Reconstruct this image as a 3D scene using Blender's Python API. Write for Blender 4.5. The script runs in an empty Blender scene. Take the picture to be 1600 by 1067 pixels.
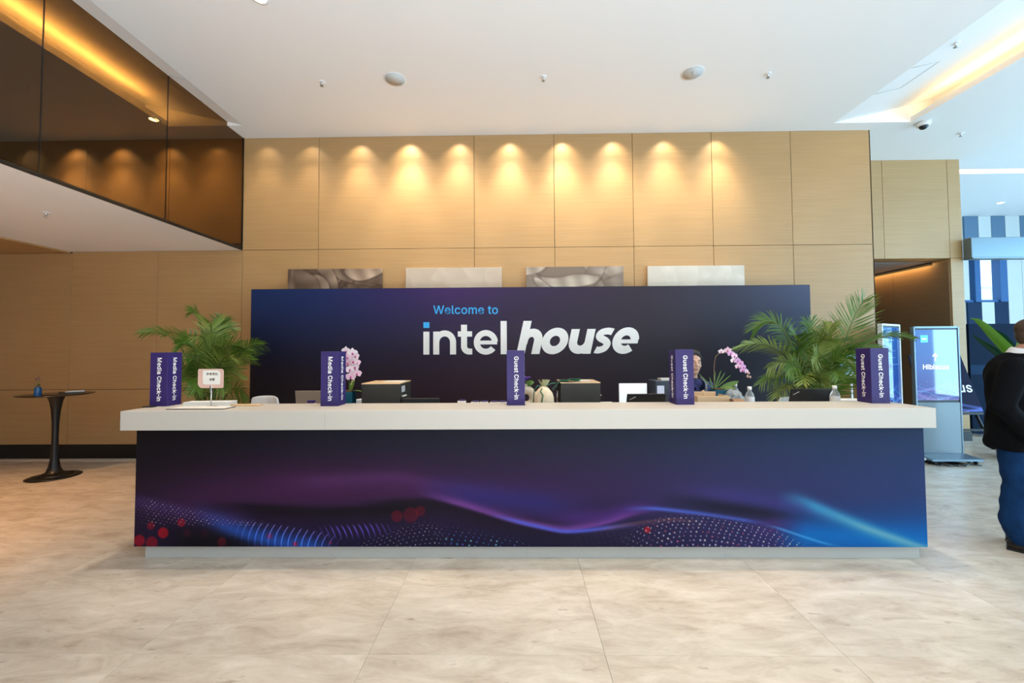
import bpy, bmesh, math, random
import numpy as np
from mathutils import Vector, Matrix, noise

random.seed(7)
rng = np.random.default_rng(11)
SC = bpy.context.scene
COL = SC.collection
PI = math.pi
R = math.radians

# ------------------------------------------------------------------ camera
FPX, CX, CY, CAMH = 640.0, 800.0, 526.0, 1.54
CAMROT = (Matrix.Rotation(0.0141, 3, 'Z') @ Matrix.Rotation(PI / 2 + math.atan(20.8 / 640), 3, 'X') @ Matrix.Rotation(-0.006, 3, 'Z'))
cd = bpy.data.cameras.new('camera')
cd.sensor_fit = 'HORIZONTAL'; cd.sensor_width = 36.0; cd.lens = 36.0 * FPX / 1600
cd.shift_y = -7.5 / 1600
cd.clip_start = 0.05; cd.clip_end = 200
cam = bpy.data.objects.new('camera', cd); COL.objects.link(cam)
cam.matrix_world = Matrix.Translation((0, 0, CAMH)) @ CAMROT.to_4x4()
SC.camera = cam

# ------------------------------------------------------------------ world, exposure, large lights
SC.view_settings.view_transform = 'Standard'
SC.view_settings.look = 'None'
SC.view_settings.gamma = 1.0
SC.view_settings.use_curve_mapping = False
SC.view_settings.exposure = 0.0
w = bpy.data.worlds.new('daylight'); SC.world = w; w.use_nodes = True
bg = w.node_tree.nodes['Background']
bg.inputs[0].default_value = (0.62, 0.84, 1.0, 1); bg.inputs[1].default_value = 2.2


def lamp(name, kind, loc, target, energy, color, size=0.1, size_y=None, spot=60, blend=0.6):
    d = bpy.data.lights.new(name, kind); d.energy = energy; d.color = color
    if kind == 'AREA':
        d.shape = 'RECTANGLE'; d.size = size; d.size_y = size_y or size
    elif kind == 'SPOT':
        d.spot_size = R(spot); d.spot_blend = blend; d.shadow_soft_size = size
    else:
        d.shadow_soft_size = size
    o = bpy.data.objects.new(name, d); COL.objects.link(o)
    o.location = loc
    o.rotation_euler = (Vector(target) - Vector(loc)).to_track_quat('-Z', 'Y').to_euler()
    return o


WARM = (1.0, 0.62, 0.28)
SOFTWARM = (1.0, 0.80, 0.58)
COOL = (0.37, 0.70, 1.0)
# daylight through the glazed side of the lobby, right of the frame
lamp('daylight_side', 'AREA', (13.0, 2.4, 2.2), (2, 2.4, 2.2), 720, COOL, 8, 4.2)
# upward fill lamp added behind the camera to brighten the ceiling
lamp('ceiling_fill', 'AREA', (0.6, -1.9, 0.05), (0.6, -1.6, 5), 640, (0.88, 0.94, 1.0), 6.5, 3.2)
# daylight from the lobby front behind the camera
lamp('daylight_front', 'AREA', (10.4, -3.9, 2.3), (10.0, 4, 2.3), 420, (0.48, 0.77, 1.0), 6, 4.2)
# daylight inside the far lobby on the right
lamp('daylight_lobby', 'AREA', (13.2, 8.6, 2.6), (8, 8.9, 2.6), 30, COOL, 2.2, 3)
# ceiling downlights over the lobby floor in front of the counter and over the counter
for (x, y, e) in ((-2.29, 3.53, 38), (0.0, 1.5, 60), (1.9, 1.5, 60), (2.3, 3.53, 36), (0.0, 3.4, 36)):
    lamp('downlight_beam', 'SPOT', (x, y, 4.66), (x, y, 0), e * 3.3, (1.0, 0.84, 0.66), 0.06, spot=68, blend=0.9)
for x in (-2.4, -1.2, 0.0, 1.2, 2.4):
    lamp('counter_beam', 'SPOT', (x, 3.2, 4.66), (x, 3.2, 0), 240, (1.0, 0.86, 0.70), 0.04, spot=26, blend=0.8)
# warm downlights in the low soffit on the left
for (x, y, e) in ((-5.4, 3.6, 66), (-5.2, 1.6, 66), (-7.2, 3.4, 46)):
    lamp('soffit_beam', 'SPOT', (x, y, 3.0), (x, y, 0), e * 4, (1.0, 0.52, 0.20), 0.06, spot=88, blend=0.9)
# wall washers at the ceiling edge above the panelled wall, a wide and a narrow beam each
for (x, e) in ((-6.56, .7), (-5.87, .75), (-5.14, .55), (-4.44, .3), (-3.68, .22), (-3.02, .28), (-2.30, .65), (-1.57, 1.2), (-0.84, .85), (-0.10, .95), (0.67, 1.1), (1.41, .95), (2.16, .85), (2.91, .85)):
    lamp('wall_washer', 'SPOT', (x, 5.76, 4.685), (x, 5.84, 3.8), 24 * e, (1.0, 0.88, 0.68), 0.03, spot=105, blend=0.8)
    lamp('wall_washer', 'SPOT', (x, 5.60, 4.685), (x, 5.92, 3.3), 135 * e, (1.0, 0.87, 0.66), 0.06, spot=62, blend=1.0)
    lamp('wall_washer', 'SPOT', (x, 5.25, 4.685), (x, 5.92, 3.2), 50 * e, (1.0, 0.84, 0.60), 0.10, spot=95, blend=1.0)  # added broad beam without a fixture, lifts the whole wall's brightness


# ------------------------------------------------------------------ pixel -> world helpers
def ray(u, v):
    return CAMROT @ Vector(((u - CX) / FPX, -(v - CY) / FPX, -1.0))


def ony(u, v, y):
    d = ray(u, v); return Vector((0, 0, CAMH)) + d * (y / d.y)


def onz(u, v, z):
    d = ray(u, v); return Vector((0, 0, CAMH)) + d * ((z - CAMH) / d.z)


# ------------------------------------------------------------------ materials
def srgb(r, g, b):
    def f(c):
        c = c / 255.0
        return c / 12.92 if c <= 0.04045 else ((c + 0.055) / 1.055) ** 2.4
    return (f(r), f(g), f(b), 1.0)


def mat(name, col, rough=0.5, metal=0.0, spec=0.5, trans=0.0, ior=1.45, emit=None, estr=0.0, noise_amt=0.0, nscale=8.0, bump=0.0, alpha=1.0, coat=0.0):
    m = bpy.data.materials.new(name); m.use_nodes = True
    nt = m.node_tree; b = nt.nodes['Principled BSDF']
    b.inputs['Base Color'].default_value = col
    b.inputs['Roughness'].default_value = rough
    b.inputs['Metallic'].default_value = metal
    b.inputs['Specular IOR Level'].default_value = spec
    b.inputs['Transmission Weight'].default_value = trans
    b.inputs['IOR'].default_value = ior
    b.inputs['Alpha'].default_value = alpha
    b.inputs['Coat Weight'].default_value = coat
    if emit:
        b.inputs['Emission Color'].default_value = emit; b.inputs['Emission Strength'].default_value = estr
    if noise_amt or bump:
        tc = nt.nodes.new('ShaderNodeTexCoord'); n = nt.nodes.new('ShaderNodeTexNoise')
        n.inputs['Scale'].default_value = nscale; n.inputs['Detail'].default_value = 4
        nt.links.new(tc.outputs['Object'], n.inputs['Vector'])
        if noise_amt:
            mx = nt.nodes.new('ShaderNodeMix'); mx.data_type = 'RGBA'
            mx.inputs[6].default_value = tuple(max(0, c * (1 - noise_amt)) for c in col[:3]) + (1,)
            mx.inputs[7].default_value = tuple(min(1, c * (1 + noise_amt)) for c in col[:3]) + (1,)
            nt.links.new(n.outputs['Fac'], mx.inputs[0]); nt.links.new(mx.outputs[2], b.inputs['Base Color'])
        if bump:
            bp = nt.nodes.new('ShaderNodeBump'); bp.inputs['Strength'].default_value = bump; bp.inputs['Distance'].default_value = 0.01
            nt.links.new(n.outputs['Fac'], bp.inputs['Height']); nt.links.new(bp.outputs['Normal'], b.inputs['Normal'])
    return m


def wood_mat(name, c1, c2, rough=0.45, stretch=(0.5, 1.0, 26.0), rand=True):
    m = bpy.data.materials.new(name); m.use_nodes = True
    nt = m.node_tree; L = nt.links; b = nt.nodes['Principled BSDF']
    tc = nt.nodes.new('ShaderNodeTexCoord'); mp = nt.nodes.new('ShaderNodeMapping')
    mp.inputs['Scale'].default_value = stretch
    n = nt.nodes.new('ShaderNodeTexNoise'); n.noise_dimensions = '4D'
    n.inputs['Scale'].default_value = 2.2; n.inputs['Detail'].default_value = 8; n.inputs['Roughness'].default_value = 0.65
    n.inputs['Distortion'].default_value = 0.25
    n2 = nt.nodes.new('ShaderNodeTexNoise'); n2.inputs['Scale'].default_value = 0.9; n2.inputs['Detail'].default_value = 2
    oi = nt.nodes.new('ShaderNodeObjectInfo'); mu = nt.nodes.new('ShaderNodeMath'); mu.operation = 'MULTIPLY'; mu.inputs[1].default_value = 40.0
    L.new(tc.outputs['Object'], mp.inputs['Vector']); L.new(mp.outputs['Vector'], n.inputs['Vector'])
    L.new(oi.outputs['Random'], mu.inputs[0]); L.new(mu.outputs[0], n.inputs['W'])
    L.new(tc.outputs['Object'], n2.inputs['Vector'])
    ad = nt.nodes.new('ShaderNodeMath'); ad.operation = 'MULTIPLY_ADD'; ad.inputs[1].default_value = 0.45; L.new(n2.outputs['Fac'], ad.inputs[0])
    sc = nt.nodes.new('ShaderNodeMath'); sc.operation = 'MULTIPLY'; sc.inputs[1].default_value = 0.75
    L.new(n.outputs['Fac'], sc.inputs[0]); L.new(sc.outputs[0], ad.inputs[2])
    rp = nt.nodes.new('ShaderNodeValToRGB')
    rp.color_ramp.elements[0].position = 0.25; rp.color_ramp.elements[0].color = c1
    rp.color_ramp.elements[1].position = 0.95; rp.color_ramp.elements[1].color = c2
    L.new(ad.outputs[0], rp.inputs['Fac']); L.new(rp.outputs['Color'], b.inputs['Base Color'])
    b.inputs['Roughness'].default_value = rough
    bp = nt.nodes.new('ShaderNodeBump'); bp.inputs['Strength'].default_value = 0.03; bp.inputs['Distance'].default_value = 0.004
    L.new(n.outputs['Fac'], bp.inputs['Height']); L.new(bp.outputs['Normal'], b.inputs['Normal'])
    return m


def stone_mat(name):
    m = bpy.data.materials.new(name); m.use_nodes = True
    nt = m.node_tree; L = nt.links; b = nt.nodes['Principled BSDF']
    tc = nt.nodes.new('ShaderNodeTexCoord'); oi = nt.nodes.new('ShaderNodeObjectInfo')
    mu = nt.nodes.new('ShaderNodeMath'); mu.operation = 'MULTIPLY'; mu.inputs[1].default_value = 60.0
    L.new(oi.outputs['Random'], mu.inputs[0])
    mp = nt.nodes.new('ShaderNodeMapping'); mp.inputs['Rotation'].default_value = (0, 0, R(-28)); mp.inputs['Scale'].default_value = (1.1, 3.2, 1)
    L.new(tc.outputs['Object'], mp.inputs['Vector'])

    def ns(scale, detail, rough, dist=0.0, src=None):
        n = nt.nodes.new('ShaderNodeTexNoise'); n.noise_dimensions = '4D'
        n.inputs['Scale'].default_value = scale; n.inputs['Detail'].default_value = detail; n.inputs['Roughness'].default_value = rough
        n.inputs['Distortion'].default_value = dist
        L.new(src or mp.outputs['Vector'], n.inputs['Vector']); L.new(mu.outputs[0], n.inputs['W']); return n
    a = ns(2.6, 9, 0.68, 0.6)
    rp = nt.nodes.new('ShaderNodeValToRGB'); e = rp.color_ramp.elements
    e[0].position = 0.30; e[0].color = (0.45, 0.36, 0.275, 1)
    e[1].position = 0.70; e[1].color = (0.73, 0.65, 0.55, 1)
    q = e.new(0.5); q.color = (0.60, 0.515, 0.415, 1)
    L.new(a.outputs['Fac'], rp.inputs['Fac'])
    s = ns(7.0, 3, 0.55)                                            # darker mineral patches
    r2 = nt.nodes.new('ShaderNodeValToRGB'); r2.color_ramp.elements[0].position = 0.63; r2.color_ramp.elements[0].color = (0, 0, 0, 1)
    r2.color_ramp.elements[1].position = 0.76; r2.color_ramp.elements[1].color = (1, 1, 1, 1)
    L.new(s.outputs['Fac'], r2.inputs['Fac'])
    mx = nt.nodes.new('ShaderNodeMix'); mx.data_type = 'RGBA'; mx.inputs[7].default_value = (0.33, 0.25, 0.19, 1)
    sc = nt.nodes.new('ShaderNodeMath'); sc.operation = 'MULTIPLY'; sc.inputs[1].default_value = 0.75
    L.new(r2.outputs['Color'], sc.inputs[0]); L.new(sc.outputs[0], mx.inputs[0]); L.new(rp.outputs['Color'], mx.inputs[6])
    L.new(mx.outputs[2], b.inputs['Base Color'])
    b.inputs['Roughness'].default_value = 0.24
    b.inputs['Specular IOR Level'].default_value = 0.45
    f = ns(40, 3, 0.6); bp = nt.nodes.new('ShaderNodeBump'); bp.inputs['Strength'].default_value = 0.05; bp.inputs['Distance'].default_value = 0.003
    L.new(f.outputs['Fac'], bp.inputs['Height']); L.new(bp.outputs['Normal'], b.inputs['Normal'])
    return m


def picture(name, arr):
    """numpy HxWx3 (sRGB 0..1, row 0 at the top) -> image generated in memory"""
    h, wd = arr.shape[:2]
    im = bpy.data.images.new(name, wd, h)
    px = np.ones((h, wd, 4), np.float32); px[..., :3] = np.clip(arr[::-1], 0, 1)
    im.pixels.foreach_set(px.ravel()); im.update(); im.pack()
    return im


def print_mat(name, arr, rough=0.5, emit=0.0, spec=0.5, coat=0.0):
    m = bpy.data.materials.new(name); m.use_nodes = True
    nt = m.node_tree; b = nt.nodes['Principled BSDF']
    t = nt.nodes.new('ShaderNodeTexImage'); t.image = picture(name, arr); t.extension = 'EXTEND'
    uv = nt.nodes.new('ShaderNodeUVMap'); uv.uv_map = 'UVMap'
    nt.links.new(uv.outputs['UV'], t.inputs['Vector'])
    b.inputs['Roughness'].default_value = rough; b.inputs['Specular IOR Level'].default_value = spec; b.inputs['Coat Weight'].default_value = coat
    b.inputs['Coat Roughness'].default_value = 0.03; b.inputs['Coat IOR'].default_value = 1.9
    if emit:
        b.inputs['Base Color'].default_value = (0.01, 0.01, 0.012, 1)
        nt.links.new(t.outputs['Color'], b.inputs['Emission Color']); b.inputs['Emission Strength'].default_value = emit
    else:
        nt.links.new(t.outputs['Color'], b.inputs['Base Color'])
    return m


# ------------------------------------------------------------------ mesh builder
class MB:
    def __init__(s):
        s.bm = bmesh.new()

    def box(s, x0, x1, y0, y1, z0, z1, bev=0.0, seg=1, M=None):
        co = [(x0, y0, z0), (x1, y0, z0), (x1, y1, z0), (x0, y1, z0), (x0, y0, z1), (x1, y0, z1), (x1, y1, z1), (x0, y1, z1)]
        v = [s.bm.verts.new((M @ Vector(c)) if M else c) for c in co]
        fs = [s.bm.faces.new([v[i] for i in q]) for q in ((3, 2, 1, 0), (4, 5, 6, 7), (0, 1, 5, 4), (1, 2, 6, 5), (2, 3, 7, 6), (3, 0, 4, 7))]
        if bev:
            ed = list({e for f in fs for e in f.edges})
            bmesh.ops.bevel(s.bm, geom=ed, offset=bev, segments=seg, profile=0.5, affect='EDGES')
        return s

    def loft(s, rings, cap=True, smooth=True, closed=True):
        vs = [[s.bm.verts.new(p) for p in r] for r in rings]
        n = len(vs[0]); fs = []
        for a, b in zip(vs, vs[1:]):
            for i in range(n if closed else n - 1):
                j = (i + 1) % n
                fs.append(s.bm.faces.new((a[i], a[j], b[j], b[i])))
        if cap and closed:
            fs.append(s.bm.faces.new(list(reversed(vs[0])))); fs.append(s.bm.faces.new(vs[-1]))
        for f in fs:
            f.smooth = smooth and len(f.verts) <= 4
        return s

    def tube(s, pts, r, n=8, cap=True):
        pts = [Vector(p) for p in pts]
        rs = r if isinstance(r, (list, tuple)) else [r] * len(pts)
        rings = []; up = Vector((0, 0, 1)); prev = None
        for i, p in enumerate(pts):
            t = (pts[min(i + 1, len(pts) - 1)] - pts[max(i - 1, 0)]).normalized()
            if prev is None:
                a = up if abs(t.dot(up)) < 0.95 else Vector((1, 0, 0))
                x = t.cross(a).normalized()
            else:
                x = (prev - t * prev.dot(t)).normalized()
            prev = x; y = t.cross(x)
            rings.append([p + (x * math.cos(2 * PI * k / n) + y * math.sin(2 * PI * k / n)) * rs[i] for k in range(n)])
        return s.loft(rings, cap)

    def lathe(s, prof, n=24, c=(0, 0, 0), cap=True):
        c = Vector(c)
        return s.loft([[c + Vector((r * math.cos(2 * PI * k / n), r * math.sin(2 * PI * k / n), z)) for k in range(n)] for r, z in prof], cap)

    def ell(s, c, rad, rot=None, n=16, m=10):
        c = Vector(c); rings = []
        Q = rot or Matrix.Identity(3)
        for j in range(1, m):
            ph = PI * j / m
            rings.append([c + Q @ Vector((rad[0] * math.sin(ph) * math.cos(2 * PI * k / n), rad[1] * math.sin(ph) * math.sin(2 * PI * k / n), -rad[2] * math.cos(ph))) for k in range(n)])
        vb = s.bm.verts.new(c + Q @ Vector((0, 0, -rad[2]))); vt = s.bm.verts.new(c + Q @ Vector((0, 0, rad[2])))
        vs = [[s.bm.verts.new(p) for p in r] for r in rings]
        for a, b in zip(vs, vs[1:]):
            for i in range(n):
                s.bm.faces.new((a[i], a[(i + 1) % n], b[(i + 1) % n], b[i])).smooth = True
        for i in range(n):
            s.bm.faces.new((vb, vs[0][(i + 1) % n], vs[0][i])).smooth = True
            s.bm.faces.new((vt, vs[-1][i], vs[-1][(i + 1) % n])).smooth = True
        return s

    def prism(s, poly, h, M=None, smooth=False):
        """poly in XY, extruded along +Z by h"""
        M = M or Matrix.Identity(4)
        a = [s.bm.verts.new(M @ Vector((p[0], p[1], 0))) for p in poly]
        b = [s.bm.verts.new(M @ Vector((p[0], p[1], h))) for p in poly]
        n = len(poly)
        s.bm.faces.new(list(reversed(a))); s.bm.faces.new(b)
        for i in range(n):
            s.bm.faces.new((a[i], a[(i + 1) % n], b[(i + 1) % n], b[i])).smooth = smooth
        return s

    def poly(s, pts, smooth=False):
        f = s.bm.faces.new([s.bm.verts.new(p) for p in pts]); f.smooth = smooth
        return s

    def grid(s, P, smooth=True):
        vs = [[s.bm.verts.new(p) for p in r] for r in P]
        for a, b in zip(vs, vs[1:]):
            for i in range(len(a) - 1):
                s.bm.faces.new((a[i], a[i + 1], b[i + 1], b[i])).smooth = smooth
        return s

    def mesh(s, name, normals=True):
        if normals:
            bmesh.ops.recalc_face_normals(s.bm, faces=s.bm.faces)
        me = bpy.data.meshes.new(name); s.bm.to_mesh(me); s.bm.free()
        return me


def obj(name, mb, material, parent=None, label=None, loc=None):
    me = mb if isinstance(mb, bpy.types.Mesh) else mb.mesh(name)
    o = bpy.data.objects.new(name, me); COL.objects.link(o)
    if material and not me.materials:
        me.materials.append(material)
    if parent:
        o.parent = parent
    if loc:
        o.location = loc
    if label:
        o['label'] = label
    return o


def tag(o, label, cat, group=None):
    o['label'] = label; o['category'] = cat
    if group:
        o['group'] = group
    return o


def thing(name, label, cat, loc=(0, 0, 0), rz=0.0, group=None):
    o = bpy.data.objects.new(name, None); COL.objects.link(o)
    o.empty_display_size = 0.1
    o.location = loc; o.rotation_euler = (0, 0, rz)
    return tag(o, label, cat, group)


def struct(name, mb, material, parent=None):
    o = obj(name, mb, material, parent)
    if not parent:
        o['kind'] = 'structure'
    return o


def sempty(name):
    o = bpy.data.objects.new(name, None); COL.objects.link(o); o['kind'] = 'structure'
    return o


def copy_tree(o, parent=None):
    c = o.copy(); COL.objects.link(c)
    if parent:
        c.parent = parent
    for ch in list(o.children):
        copy_tree(ch, c)
    return c


def face_uv(o, axis_u, axis_v, rect):
    """planar UVs: u along axis index axis_u over rect[0..1], v along axis_v over rect[2..3] (local coordinates)"""
    me = o.data; uv = me.uv_layers.new(name='UVMap')
    for lp in me.loops:
        c = me.vertices[lp.vertex_index].co
        uv.data[lp.index].uv = ((c[axis_u] - rect[0]) / (rect[1] - rect[0]), (c[axis_v] - rect[2]) / (rect[3] - rect[2]))
    return o
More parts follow.
